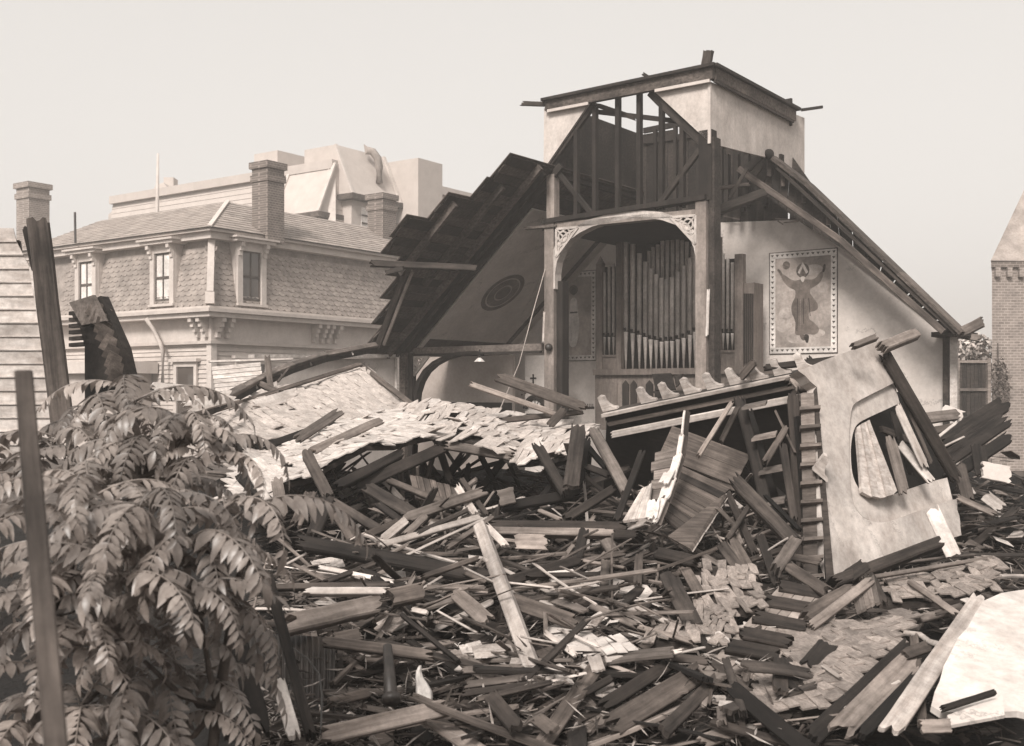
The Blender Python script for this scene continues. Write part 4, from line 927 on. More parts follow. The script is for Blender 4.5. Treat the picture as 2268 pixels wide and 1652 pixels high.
# ------------------------------------------------------------------ left edge: clapboard wall, leaning post, torn roof corner
cw_ = empty('clapboard_fragment', P(40, 900, 11), 'broken slice of white clapboard wall at the left edge', 'wall')
pl = Plane(P(60, 800, 11), (0.25, -1, 0)); outline = [(-60, 500), (33, 520), (48, 560), (66, 592), (92, 730), (114, 880), (116, 1000), (-60, 1000)]
def xr(y):
    pts_ = [(500, 28), (534, 36), (592, 66), (730, 92), (880, 114), (1000, 116)]
    return lerp_tab(pts_, y)
y = 505
while y < 1000:
    y2 = y + 30
    MB().prism([pl.pt(-80, y), pl.pt(xr(y), y), pl.pt(xr(y2), y2), pl.pt(-80, y2)], pl.n * -.03).build('clapboard', M['wood_white'], cw_)
    MB().prism([pl.pt(-80, y2 - 1.6) , pl.pt(xr(y2), y2 - 1.6), pl.pt(xr(y2), y2 + 1), pl.pt(-80, y2 + 1)], pl.n * .016).build('clapboard_edge', M['wood_white'], cw_)
    y = y2
MB().prism([pl.pt(66, 590) + pl.n*.02, pl.pt(80, 600) + pl.n*.02, pl.pt(130, 880) + pl.n*.02, pl.pt(114, 880) + pl.n*.02], pl.n*.05).build('corner_board', M['wood_white'], cw_)
MB().prism([pl.pt(-60, 520) - pl.n*.06, pl.pt(40, 530) - pl.n*.06, pl.pt(110, 1000) - pl.n*.06, pl.pt(-60, 1000) - pl.n*.06], pl.n*-.1).build('wall_core', M['wood_dark'], cw_)
plank('timber_post', P(84, 486, 10.4), P(140, 960, 10.2), .2, .17, 'wood_mid', 'thick brown post leaning beside the white clapboard slice', 'post', jag=.05)
plank('timber_board', P(60, 500, 10.9), P(82, 600, 10.9), .1, .04, 'wood_dark', 'short dark board nailed at the top of the clapboard slice', 'board')
tr = empty('roof_fragment', P(210, 880, 12), 'dark torn roof corner with ragged shingle ends above the leaves', 'roof fragment')
pl = plane3(P(200, 660, 12), P(150, 860, 12.2), P(280, 860, 11.4))
MB().prism([pl.pt(x, y) for x, y in ((160, 700), (184, 676), (222, 655), (248, 715), (272, 770), (286, 832), (250, 854), (212, 856), (196, 800), (176, 722))], -pl.n*.10).build('deck', M['wood_dark'], tr)
for i in range(9):
    y = 690 + i*19; x = lerp_tab([(690, 238), (715, 248), (770, 270), (832, 285), (860, 280)], y)
    q = pl.pt(x - 16, y) + pl.n*.015
    link('shingle', plate(i % 4, 'slate_dark'), None, tr, basis(q, Vector((.9, 0, -.5)), pl.n + Vector((rnd(-.2, .2), rnd(-.2, .2), .1))) @ Matrix.Diagonal((.24, .17, .014, 1)))
for i in range(6):
    y = 690 + i*14; MB().prism([pl.pt(152, y) , pl.pt(182 + i*3, y - 4), pl.pt(184 + i*3, y + 5), pl.pt(152, y + 8)], -pl.n*.05).build('broken_lath', M['wood_dark'], tr)
MB().prism([pl.pt(168, 672) + pl.n*.05, pl.pt(222, 655) + pl.n*.05, pl.pt(250, 712) + pl.n*.05, pl.pt(196, 722) + pl.n*.05], pl.n*.03).build('top_slab', M['wood_grey'], tr)
MB().prism([pl.pt(150, 730) - pl.n*.2, pl.pt(205, 740) - pl.n*.2, pl.pt(215, 900) - pl.n*.2, pl.pt(150, 900) - pl.n*.2], -pl.n*.05).build('under_boards', M['wood_black'], tr)
# ------------------------------------------------------------------ fallen roof sheets with shingles
def bil(q, u, v): return q[0].lerp(q[1], u).lerp(q[3].lerp(q[2], u), v)
def roof_sheet(name, label, quad, nu, nv, m, sag=0., jit=.12, miss=.06, seed=1, cat='roof', kinds=(0, 1, 2, 3, 4, 5, 6, 0, 1), tip=.045, loose=.09):
    """quad: back-left, back-right, front-right, front-left; shingle courses run along u, lap towards v = 1"""
    random.seed(seed)
    c = sum(quad, Vector()) / 4; e_ = empty(name, (c.x, c.y, c.z - .1), label, cat)
    def S(u, v):
        p = bil(quad, u, v); p.z += sag * (mnoise.noise(Vector((u*2.3 + seed, v*2.3, .5)))) + sag*.5*mnoise.noise(Vector((u*6 + seed, v*6, 2.5)))
        return p
    mb = MB(); A, B = 14, 10
    for j in range(B + 1):
        for i in range(A + 1): mb.v.append(tuple(S(i/A, j/B)))
    for j in range(B + 1):
        for i in range(A + 1): q = S(i/A, j/B); mb.v.append((q.x, q.y, q.z - .05))
    K = (A+1)*(B+1)
    for j in range(B):
        for i in range(A):
            a = j*(A+1) + i; mb.f += [(a, a+1, a+A+2, a+A+1), (K+a, K+a+A+1, K+a+A+2, K+a+1)]
    for i in range(A): a = B*(A+1) + i; mb.f += [(a, a+1, K+a+1, K+a), (i, K+i, K+i+1, i+1)]
    for j in range(B): a = j*(A+1); mb.f += [(a, a+A+1, K+a+A+1, K+a), (a+A, K+a+A, K+a+A+A+1, a+A+A+1)]
    mb.build('sheathing', M['wood_dark'], e_)
    cnt = 0; rest = MB()
    for j in range(nv):
        i = -.2 - rnd(0, .5)
        while i < nu - .3:
            wdt = rnd(.75, 1.3); u = (i + wdt/2) / nu; v = (j + .62) / nv + rnd(-.25, .25)/nv * jit*4; i += wdt
            if u < 0 or u > 1 or v > 1.02 or random.random() < miss: continue
            p = S(min(u, 1), min(v, 1)); du = S(min(u+.03, 1), v) - S(max(u-.03, 0), v); dv = S(u, min(v+.03, 1)) - S(u, max(v-.03, 0))
            nrm = du.cross(dv).normalized()
            if nrm.z < 0: nrm = -nrm
            ul = (quad[0].lerp(quad[3], v) - quad[1].lerp(quad[2], v)).length / nu; vl = (quad[0].lerp(quad[1], u) - quad[3].lerp(quad[2], u)).length / nv
            big_ = random.random() < loose
            tilt = Vector((rnd(-1, 1), rnd(-1, 1), 0)) * (jit*.25 if not big_ else .42)
            ny = (-dv).normalized()
            k = random.choice(kinds)
            mt = basis(p + nrm*(.018 + tip*.5), du, nrm + tilt + dv.normalized()*tip*2.0) @ Matrix.Rotation(rnd(-1, 1)*jit, 4, 'Z') @ Matrix.Diagonal((ul*wdt*.96, vl*1.45, .013, 1))
            if cnt < 300:
                link('shingle', plate(k, random.choice(m) if isinstance(m, tuple) else m), None, e_, mt); cnt += 1
            else:
                me = plate(k, m[0] if isinstance(m, tuple) else m); rest.add([mt @ v_.co for v_ in me.vertices], [tuple(f_.vertices) for f_ in me.polygons])
    if rest.v: rest.build('shingles', M[m[0] if isinstance(m, tuple) else m], e_)['kind'] = 'stuff'
    return e_
rA = roof_sheet('roof_wreckage', 'peaked grey shingled roof slab lying behind the bright shingled roof', [P(440, 926, 17.0), P(797, 812, 18.6), P(935, 916, 16.4), P(535, 992, 13.9)], 22, 13, 'slate_mid', sag=.14, seed=12, jit=.12, miss=.07, loose=.1)
rB = roof_sheet('roof_wreckage', 'bright shingled roof slope sagging across the middle of the wreck', [P(560, 1000, 14.2), P(868, 913, 16.2), P(960, 978, 12.3), P(500, 1118, 10.4)], 20, 15, 'slate_bright', sag=.16, seed=21, jit=.12, loose=.1)
rC = roof_sheet('roof_wreckage', 'torn pale shingled roof slope right of the bright ridge', [P(872, 911, 16.3), P(1320, 934, 15.0), P(1262, 1028, 11.6), P(962, 978, 12.25)], 18, 14, ('slate_bright', 'slate_mid', 'slate_mid'), sag=.16, seed=31, jit=.26, miss=.15, loose=.16)
# edge timbers of those slopes
def pk(x0, y0, d0, x1, y1, d1, wpx, th, m, label, name='board', cat='board', **k):
    wd = wpx / FPX * (d0 + d1) / 2
    return plank(name, P(x0, y0, d0), P(x1, y1, d1), wd, th, m, label, cat, **k)
pk(738, 1082, 10.9, 890, 1004, 11.9, 22, .08, 'wood_dark', 'dark rafter under the front eave of the bright shingled slope', 'rafter', 'rafter')
pk(776, 1085, 11.2, 985, 990, 12.2, 26, .06, 'wood_dark', 'wide dark fascia board below the bright roof ridge', 'fascia_board')
pk(985, 985, 12.15, 1140, 1012, 11.9, 20, .06, 'wood_grey', 'pale fascia board under the torn right-hand roof slope', 'fascia_board')
pk(970, 985, 12.9, 1000, 1075, 12.6, 16, .08, 'wood_dark', 'dark stud standing in the hollow below the roof ridge', 'stud', 'stud')
pk(1060, 1000, 13, 1110, 1100, 12.7, 12, .08, 'wood_black', 'black stud deep in the hollow under the torn slope', 'stud', 'stud')
pk(440, 921, 16.6, 800, 806, 18.3, 9, .05, 'wood_mid', 'long brown strip along the ridge of the grey shingled slab', 'ridge_board')
pk(800, 809, 18.4, 932, 912, 16.2, 12, .05, 'wood_mid', 'stepped edge board on the right of the grey peaked slab', 'edge_board')
pk(585, 990, 13.7, 745, 932, 15.2, 16, .05, 'wood_black', 'black edge board under the lip of the grey slab', 'edge_board')
pk(655, 975, 13.2, 755, 910, 14.2, 22, .04, 'wood_grey', 'weathered board lying across the gap between two roof slabs')
pk(690, 1000, 12.6, 845, 930, 13.9, 20, .04, 'wood_grey', 'long weathered board laid over the bright shingles')
pk(1105, 932, 14.3, 1290, 912, 15.0, 12, .04, 'wood_mid', 'narrow brown board on the far crest of the torn slope')
pk(1040, 850, 15, 1235, 918, 14.4, 12, .05, 'wood_grey', 'long pale-edged lath sloping down beneath the round window')
pk(1098, 833, 15.4, 1300, 905, 14.6, 24, .06, 'wood_mid', 'wide brown board sloping from the wall to the torn roof')
pk(1215, 945, 14.2, 1252, 905, 14.3, 18, .05, 'wood_mid', 'short brown board propped where two sloping boards meet')
# long curved moulding torn from the eaves
mo = empty('moulding_fragment', P(600, 880, 18), 'long curved strip of moulding sweeping up to the church eave', 'moulding')
cv = [(394, 928, 14.5), (470, 893, 15.6), (539, 858, 17), (590, 832, 18.5), (647, 808, 20.5), (720, 785, 23), (832, 764, 25)]
for i, (a_, b_) in enumerate(zip(cv, cv[1:])):
    plank('moulding_length', P(*a_), P(*b_), .11 + .01*(i % 2), .09, 'wood_grey', parent=mo, jag=.01)
    MB().beam(P(a_[0], a_[1] + 2, a_[2]) - Vector((0, .02, .09)), P(b_[0], b_[1] + 2, b_[2]) - Vector((0, .02, .09)), .06, .1).build('under_strip', M['wood_dark'], mo)
    c_ = (P(*a_) + P(*b_))/2; MB().beam(c_ + Vector((-.05, -.06, .06)), c_ + Vector((.05, -.06, -.12)), .03, .03).build('clip', M['wood_white'], mo)
pn = empty('siding_panel', P(530, 885, 19), 'bright white boarded siding panel leaning behind the fallen moulding', 'siding panel')
pl = plane3(P(469, 812, 19), P(577, 802, 19.4), P(589, 876, 18.8)); ys = [812 + 9.5*i for i in range(9)]
for i in range(8):
    y0, y1 = ys[i], ys[i+1] - 1
    MB().prism([pl.pt(469 + i*1.5, y0), pl.pt(577 + i*1.5, y0 - 10), pl.pt(577 + i*1.5, y1 - 10), pl.pt(469 + i*1.5, y1)], -pl.n*.025).build('board', M['wood_white'], pn)
pk(592, 790, 18.6, 603, 892, 17.6, 13, .1, 'wood_mid', 'brown stub post beside the white siding panel', 'stub_post', 'post')
pk(575, 850, 17.8, 622, 872, 17.3, 14, .08, 'wood_mid', 'short brown block at the foot of the stub post', 'block', 'block')
pk(615, 846, 17.6, 640, 815, 18.3, 5, .03, 'wood_mid', 'thin brace leaning on the curved moulding', 'brace', 'brace')
pk(332, 858, 15, 468, 872, 15.6, 12, .06, 'wood_pale', 'pale board lying above the leaf tops')
pk(340, 866, 14.2, 420, 872, 14.6, 40, .03, 'plaster_white', 'white plaster slab showing just above the leaves', 'plaster_fragment', 'slab')
pk(410, 905, 14.4, 520, 875, 15.3, 30, .04, 'wood_white', 'white board under the low end of the curved moulding')
pk(461, 801, 20, 650, 795, 21, 5, .03, 'wood_white', 'thin white rail above the siding panel', 'rail', 'rail')
pk(560, 902, 16.5, 660, 872, 17.2, 30, .04, 'wood_white', 'broad white board below the stub post')
# ------------------------------------------------------------------ fallen eaves with brackets
co = empty('fallen_eaves', P(1560, 900, 12.6), 'fallen eaves with a row of curved brackets pointing up', 'eaves')
e0, e1 = P(1336, 920, 13.2), P(1790, 826, 12.2); ed = (e1 - e0).normalized()
cu = Vector((0, -.25, 1)); cu = (cu - ed*cu.dot(ed)).normalized(); cn = ed.cross(cu)
def cbeam(o0, o1, t0, t1, h, d, wd, th, m, nm):
    a_ = e0.lerp(e1, t0) + cu*h + cn*d; b_ = e0.lerp(e1, t1) + cu*h + cn*d
    return plank(nm, a_, b_, wd, th, m, parent=co, face=cn if cn.y < 0 else -cn, jag=.03)
if cn.y < 0: cn = -cn                                                      # cn points away from the viewer
cbeam(0, 0, -.01, 1.0, .0, 0, .05, .05, 'wood_pale', 'eaves_board')
cbeam(0, 0, -.01, 1.0, -.07, .1, .1, .03, 'wood_black', 'eaves_board')
cbeam(0, 0, .0, 1.03, -.13, .06, .05, .04, 'wood_mid', 'eaves_board')
cbeam(0, 0, .02, 1.05, -.24, -.06, .08, .05, 'wood_pale', 'eaves_board')
MB().prism([e0 + cn*.02, e1 + cn*.02, e1 + cn*.35 , e0 + cn*.35], -cu*.03).build('soffit', M['wood_mid'], co)
MB().prism([e0 + cn*.12 - cu*.04, e1 + cn*.12 - cu*.04, e1 + Vector((.2, 1.3, -1.7)), e0 + Vector((.1, 1.3, -1.3))], Vector((0, .05, -.03))).build('deck_or_shade_sheet', M['wood_black'], co)  # black sheet added as the dark void under the eaves, hides what is behind
def bracket_m(s_):
    prof = [(0, 0), (.28, 0), (.27, .03), (.20, .05), (.14, .10), (.10, .17), (.08, .26), (.02, .29), (-.03, .27)]
    pts = [(x*s_, z*s_) for x, z in prof]; n = len(pts)
    vs = [(x, -.045, z) for x, z in pts] + [(x, .045, z) for x, z in pts]
    me = bpy.data.meshes.new('bracket'); me.from_pydata(vs, [], [tuple(range(n)), tuple(range(2*n-1, n-1, -1))] + [(i, n+i, n+(i+1) % n, (i+1) % n) for i in range(n)]); me.update(); me.materials.append(M['wood_pale']); return me
bme = bracket_m(.68)
for t_ in (.0, .20, .31, .42, .53, .64, .745, .85, .96):
    q = e0.lerp(e1, t_) + cu*.04 + cn*.06
    ax = ed; b_ = bpy.data.objects.new('bracket', bme); COL.objects.link(b_)
    b_.matrix_basis = basis(q, ax, cu + ed*rnd(-.1, .1)) ; setparent(b_, co)
# ragged pieces where the eaves meet the tilted wall
for i, a_ in enumerate([(1740, 850, 12, 1822, 812, 12, 18, .08, 'wood_mid'), (1755, 838, 11.9, 1790, 880, 11.7, 16, .07, 'wood_grey'), (1690, 815, 12.4, 1850, 796, 12.2, 14, .06, 'wood_dark'), (1640, 838, 12.4, 1672, 800, 12.3, 16, .06, 'wood_mid'), (1790, 790, 12.3, 1812, 822, 12.2, 10, .05, 'wood_dark'), (1765, 860, 11.6, 1815, 850, 11.4, 22, .08, 'wood_grey')]):
    pk(*a_, ('brown board across the end of the bracketed eaves', 'grey block hanging below the end of the bracketed eaves', 'long dark splintered board lying along the top of the tilted wall', 'short upright board behind the row of brackets', 'small dark peg standing at the top of the tilted wall', 'grey cap block at the upper left corner of the tilted wall')[i])
def ragged(pts, seed, amp=5, step=22, closed=True):
    random.seed(seed); out = []
    for (x0, y0), (x1, y1) in zip(pts, pts[1:] + (pts[:1] if closed else [])):
        n = max(1, int(math.hypot(x1-x0, y1-y0)/step))
        for i in range(n):
            t = i/n; out.append((x0 + (x1-x0)*t + rnd(-amp, amp), y0 + (y1-y0)*t + rnd(-amp, amp)))
    return out
def chaikin(pts, n=2):
    for _ in range(n):
        Q = [pts[0]]
        for (x0, y0), (x1, y1) in zip(pts, pts[1:]): Q += [(x0*.75 + x1*.25, y0*.75 + y1*.25), (x0*.25 + x1*.75, y0*.25 + y1*.75)]
        pts = Q + [pts[-1]]
    return pts
# ------------------------------------------------------------------ tilted plaster wall with the arched opening
tw = empty('wall_fragment', P(1950, 1260, 11), 'tilted slab of plaster wall with an arched window opening lying on its side', 'wall')
K = lambda cx, cy: (1273.5 + .4385*cx, 720 + .4385*cy)
pl = plane3(P(*K(1190, 225), 11.3), P(*K(1310, 1270), 10.4), P(*K(1950, 1060), 11.9))
ring_o = [(1612, 290), (1560, 318), (1500, 347), (1440, 378), (1408, 398), (1396, 430), (1388, 500), (1384, 600), (1386, 700), (1390, 800), (1400, 890), (1425, 940), (1460, 975), (1510, 995), (1560, 998), (1640, 975), (1760, 930), (1905, 880)]
ring_i = [(1640, 394), (1580, 422), (1500, 458), (1436, 490), (1414, 515), (1400, 560), (1393, 620), (1394, 690), (1402, 760), (1425, 815), (1458, 852), (1495, 870), (1530, 876), (1590, 862), (1680, 832), (1800, 790)]
wall_o = [(1240, 1000), (1225, 650), (1222, 310), (1130, 232), (1180, 212), (1260, 176), (1330, 150), (1400, 122), (1460, 92), (1520, 68), (1560, 150), (1614, 276)]
lo_ = [(1906, 880), (1926, 876), (1938, 960), (1952, 1060), (1900, 1080), (1800, 1116), (1640, 1170), (1500, 1215), (1400, 1245), (1312, 1270), (1285, 1180)]
ring_o = chaikin(ring_o); ring_i = chaikin(ring_i)
poly = ragged(wall_o, 3, 3, 40, False) + [wall_o[-1]] + ring_o + ragged(lo_, 5, 3.5, 28, False) + [lo_[-1]]
MB().prism([pl.pt(*K(*p_)) for p_ in poly], -pl.n*.13).build('plaster_face', M['plaster_worn'], tw)
q2 = Plane(pl.p - pl.n*.055, pl.n)
poly2 = [ (1614, 276)] + ring_o[::1] + [(1880, 772), (1800, 790)][:0]
inner = ring_i + [(1880, 770), (1905, 872)] + [(x + 2, y) for x, y in ring_o[::-1]]
MB().prism([q2.pt(*K(*p_)) for p_ in inner], -pl.n*.15).build('window_reveal', M['plaster_worn'], tw)
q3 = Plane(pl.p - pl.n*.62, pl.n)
MB().prism([q3.pt(*K(*p_)) for p_ in ((1330, 380), (1680, 330), (1930, 800), (1860, 960), (1400, 980))], -pl.n*.04).build('opening_shade_sheet', M['wood_black'], tw)  # black sheet added to stand in for the darkness inside the opening
# edge of the wall: studs, laths and blocks
ls = empty('x', (0, 0, 0)); bpy.data.objects.remove(ls)
pe = plane3(P(*K(1140, 330), 11.2), P(*K(1222, 300), 11.2), P(*K(1300, 1300), 10.3))
MB().prism([pe.pt(*K(*p_)) for p_ in ((1205, 330), (1222, 310), (1312, 1310), (1270, 1290))], -pe.n*.1).build('edge_stud', M['wood_dark'], tw)
for i in range(10):
    t0_ = i/10; y0 = 345 + 94*i; y1 = y0 + 80
    xl = 1140 + 1.5*i; xr_ = 1208 + 2*i
    MB().prism([pe.pt(*K(xl, y0)), pe.pt(*K(xr_, y0 - 4)), pe.pt(*K(xr_ + 1, y1 - 4)), pe.pt(*K(xl + 2, y1))], -pe.n*.05).build('lath_panel', M['wood_grey' if i < 5 else 'wood_mid'], tw)
    q = pe.pt(*K(xl + 45, y1 + 6)); MB().box(q + pe.n*.03, Vector((.105, 0, .008)), pe.n*.045, Vector((0, 0, .016))).build('cleat', M['wood_grey'], tw)
bk = link('bracket', bme, None, tw, basis(pe.pt(*K(1195, 735)) + pe.n*.06, Vector((.6, 0, -.5)), Vector((.5, -.3, .6))) )
plank('inner_stud', P(*K(1100, 330), 11.5), P(*K(1150, 1240), 10.9), .12, .08, 'wood_dark', parent=tw)
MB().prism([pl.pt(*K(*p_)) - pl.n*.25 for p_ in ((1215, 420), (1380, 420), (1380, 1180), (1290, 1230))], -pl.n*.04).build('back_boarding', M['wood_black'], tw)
sg = plank('sill_timber', pl.pt(*K(1320, 1275)) - pl.n*.05, pl.pt(*K(1840, 1095)) - pl.n*.05 + Vector((0, 0, -.06)), .16, .12, 'wood_dark', parent=tw)
# boards caught in and behind the opening
def kk(x0, y0, d0, x1, y1, d1, wc, th, m, label, **k):
    a_, b_ = K(x0, y0), K(x1, y1); return pk(a_[0], a_[1], d0, b_[0], b_[1], d1, wc*.4385, th, m, label, **k)
fl = empty('fluted_board', P(*K(1510, 860), 11.4), 'wide fluted pale board standing in the arched opening', 'board')
flp = plane3(P(*K(1430, 500), 11.6), P(*K(1480, 480), 11.7), P(*K(1560, 870), 11.2))
top_ = [(1424, 516), (1440, 503), (1456, 495), (1470, 488), (1482, 482), (1492, 490)]; bo_ = [(1450, 842), (1498, 868), (1535, 876), (1570, 868), (1605, 858), (1628, 836)]
for i in range(5):
    z_ = .02 if i % 2 else 0
    MB().prism([flp.pt(*K(*top_[i])) + flp.n*z_, flp.pt(*K(*top_[i+1])) + flp.n*z_, flp.pt(*K(*bo_[i+1])) + flp.n*z_, flp.pt(*K(*bo_[i])) + flp.n*z_], -flp.n*.04).build('flute', M['wood_pale'], fl)
kk(1622, 400, 11.7, 1775, 730, 11.6, 40, .05, 'wood_pale', 'pale plank crossing the top of the arched opening')
kk(1640, 600, 11.8, 1805, 795, 11.6, 42, .05, 'wood_white', 'white plank slanting down to the right inside the arched opening')
kk(1588, 560, 11.6, 1665, 855, 11.3, 55, .04, 'wood_grey', 'grey plank beside the fluted board in the opening')
kk(1540, 520, 12, 1700, 590, 12.2, 36, .05, 'wood_mid', 'brown cross piece deep behind the arched opening')
kk(1600, 430, 12.1, 1700, 760, 12, 30, .05, 'wood_dark', 'dark plank half hidden behind the pale plank in the opening')
kk(1555, 135, 12.1, 1935, 790, 12.3, 58, .12, 'wood_dark', 'long dark beam leaning along the right side of the tilted wall', name='timber', cat='beam')
kk(1540, 118, 11.9, 1722, 45, 12.4, 56, .10, 'wood_grey', 'thick grey beam end poking out above the tilted wall', name='timber', cat='beam')
kk(1398, 110, 11.4, 1520, 62, 11.5, 30, .08, 'wood_grey', 'short grey cap piece on top of the tilted wall')
kk(1800, 925, 11.0, 1915, 1170, 10.6, 72, .03, 'wood_white', 'white board leaning against the foot of the tilted wall')
kk(1655, 355, 12.3, 1800, 700, 12.2, 20, .05, 'wood_mid', 'narrow brown lath beside the long dark beam')
for i, a_ in enumerate([(1830, 610, 13.5, 2180, 390, 14.4, 90, .06, 'wood_dark'), (1860, 690, 13.2, 2190, 470, 14.0, 80, .06, 'wood_dark'), (1880, 780, 12.8, 2200, 560, 13.6, 60, .06, 'wood_black'), (1700, 480, 14, 1940, 450, 14.5, 60, .05, 'wood_grey'), (1780, 540, 13.7, 2000, 500, 14, 40, .05, 'wood_mid'), (1830, 570, 13.2, 1930, 490, 13.4, 14, .03, 'wood_white'), (1850, 620, 13, 1965, 565, 13.3, 10, .03, 'wood_pale'), (1930, 870, 12, 2130, 960, 11.6, 30, .05, 'wood_grey'), (2050, 730, 12.6, 2200, 760, 12.6, 90, .05, 'plaster'), (1940, 700, 12.8, 1990, 900, 12.4, 60, .05, 'wood_mid'), (2070, 860, 12, 2160, 930, 11.8, 60, .03, 'wood_pale'), (1850, 430, 14.6, 1960, 470, 14.6, 70, .03, 'plaster'), (2035, 600, 13, 2060, 760, 12.8, 70, .04, 'wood_dark')]):
    kk(*a_, ['uppermost wide dark board leaning right of the tilted wall', 'middle wide dark board leaning right of the tilted wall', 'lowest black board leaning right of the tilted wall', 'grey board at the foot of the right plaster wall', 'brown board at the foot of the right plaster wall', 'bright split lath on the dark leaning boards', 'thin pale splinter below the bright split lath', 'grey split rail behind the sill of the tilted wall', 'pale plaster slab at the right edge behind the boards', 'brown upright board right of the long dark beam', 'pale flat board at the right edge of the debris', 'pale plaster scrap at the corner of the church wall', 'dark upright board near the right edge'][i])
pk(2118, 742, 21.5, 2178, 712, 21.0, 22, .04, 'wood_grey', 'pale roof board hanging at the right eave of the church')
# ------------------------------------------------------------------ hollow between eaves and tilted wall
V = lambda cx, cy: (1107.4 + .2441*cx, 886 + .2441*cy)
def vk(x0, y0, d0, x1, y1, d1, wc, th, m, label, **k):
    a_, b_ = V(x0, y0), V(x1, y1); return pk(a_[0], a_[1], d0, b_[0], b_[1], d1, wc*.2441, th, m, label, **k)
vk(850, 280, 11.3, 1165, 860, 10.4, 100, .10, 'wood_grey', 'mottled square post slanting down from the eaves corner', name='post', cat='post')
vk(720, 230, 11.6, 640, 800, 10.8, 140, .05, 'wood_mid', 'wide brown board upright beside the mottled post')
vk(800, 350, 11.9, 720, 800, 11.5, 60, .05, 'wood_black', 'black board just behind the wide brown upright')
vk(330, 400, 11.5, 600, 860, 10.8, 90, .09, 'wood_dark', 'dark square timber leaning below the torn roof slope', name='timber', cat='timber')
vk(1290, 470, 10.9, 1050, 1110, 10.0, 60, .05, 'wood_dark', 'dark board with a pale edge leaning left of the boarded panel')
vk(590, 1085, 10.4, 1040, 800, 10.9, 80, .06, 'wood_dark', 'dark diagonal board below the mottled post')
vk(0, 975, 11, 730, 850, 11.2, 90, .08, 'wood_black', 'long black beam across the hollow', name='timber', cat='beam')
vk(350, 1000, 10.6, 560, 1090, 10.3, 40, .03, 'wood_grey', 'pointed grey splinter lying on the thick double beam')
vk(-90, 1150, 10.4, 1165, 1160, 10.0, 95, .12, 'wood_dark', 'thick double beam lying level in the middle of the wreck, upper half', name='timber', cat='beam')
vk(-90, 1195, 10.3, 1050, 1215, 9.95, 70, .12, 'wood_grey', 'pale lower half of the thick double beam in mid wreck', name='timber', cat='beam')
vk(1040, 1235, 9.9, 1290, 1240, 9.7, 90, .12, 'wood_dark', 'dark stub end at the right of the double beam', name='timber', cat='beam')
vk(1170, 1160, 9.9, 1350, 1100, 9.7, 70, .06, 'wood_pale', 'bright cut block at the end of the double beam', name='block', cat='block')
vk(765, 1180, 9.8, 690, 1490, 9.3, 90, .05, 'wood_dark', 'short dark board standing below the double beam')
vk(780, 600, 11.4, 1010, 690, 11.2, 60, .04, 'wood_dark', 'bent dark board in the hollow behind the mottled post')
vk(960, 1280, 9.9, 1040, 1400, 9.6, 110, .06, 'wood_grey', 'grey tapered stub under the double beam')
# boarded panels
def boarded(name, label, pts, ds, nb, m, along=0, seed=4, th=.025, cat='panel', grp=None):
    """pts: TL, TR, BR, BL on the plate with depths; nb boards side by side from TL-BL edge to TR-BR edge (along=0) or top to bottom"""
    random.seed(seed); q = [P(x, y, d) for (x, y), d in zip(pts, ds)]
    c = sum(q, Vector())/4; e_ = empty(name, c, label, cat, grp)
    n = (q[1]-q[0]).cross(q[3]-q[0]).normalized()
    if n.y > 0: n = -n
    for i in range(nb):
        a_, b_ = i/nb, (i+1)/nb - .012
        if along == 0: pts_ = [q[0].lerp(q[1], a_), q[0].lerp(q[1], b_), q[3].lerp(q[2], b_), q[3].lerp(q[2], a_)]
        else: pts_ = [q[0].lerp(q[3], a_), q[0].lerp(q[3], b_), q[1].lerp(q[2], b_), q[1].lerp(q[2], a_)]
        ax = (pts_[3] - pts_[0]).normalized(); o_ = n*rnd(-.006, .006); j0, j1 = rnd(-.02, .02), rnd(-.02, .02)
        c_ = sum(pts_, Vector())/4
        mt = basis(c_, ax, n); inv = mt.inverted()
        w_ = [inv @ (pts_[0] + ax*j0), inv @ (pts_[1] + ax*j0), inv @ (pts_[2] + ax*j1), inv @ (pts_[3] + ax*j1)]
        me = MB().prism([v + Vector((0, 0, .002*(i % 2))) for v in w_], Vector((0, 0, -th))).mesh('panel_board'); link('panel_board', me, M[m], e_, mt)
    return e_
boarded('boarded_panel', 'dark tongue-and-groove panel tipped over in the hollow', [V(1480, 520), V(2095, 800), V(1640, 1190), V(1420, 1010)], [11.2, 10.8, 9.9, 10.1], 8, 'wood_mid', 1)
boarded('boarded_panel', 'plain brown panel behind the tongue-and-groove panel', [V(1555, 230), V(2265, 495), V(2110, 770), V(1430, 505)], [11.7, 11.4, 11.1, 11.4], 2, 'wood_mid', 1, 5)
boarded('boarded_panel', 'pale boarded panel lit beside the white plaster strip', [V(1395, 480), V(1610, 425), V(1490, 905), V(1375, 905)], [10.9, 10.9, 10.2, 10.2], 5, 'wood_grey', 1, 6)
boarded('boarded_panel', 'pale torn panel low at the left of the white plaster strip', [V(1285, 805), V(1375, 760), V(1330, 1080), V(1115, 1090)], [10.3, 10.3, 9.7, 9.8], 4, 'wood_pale', 0, 7)
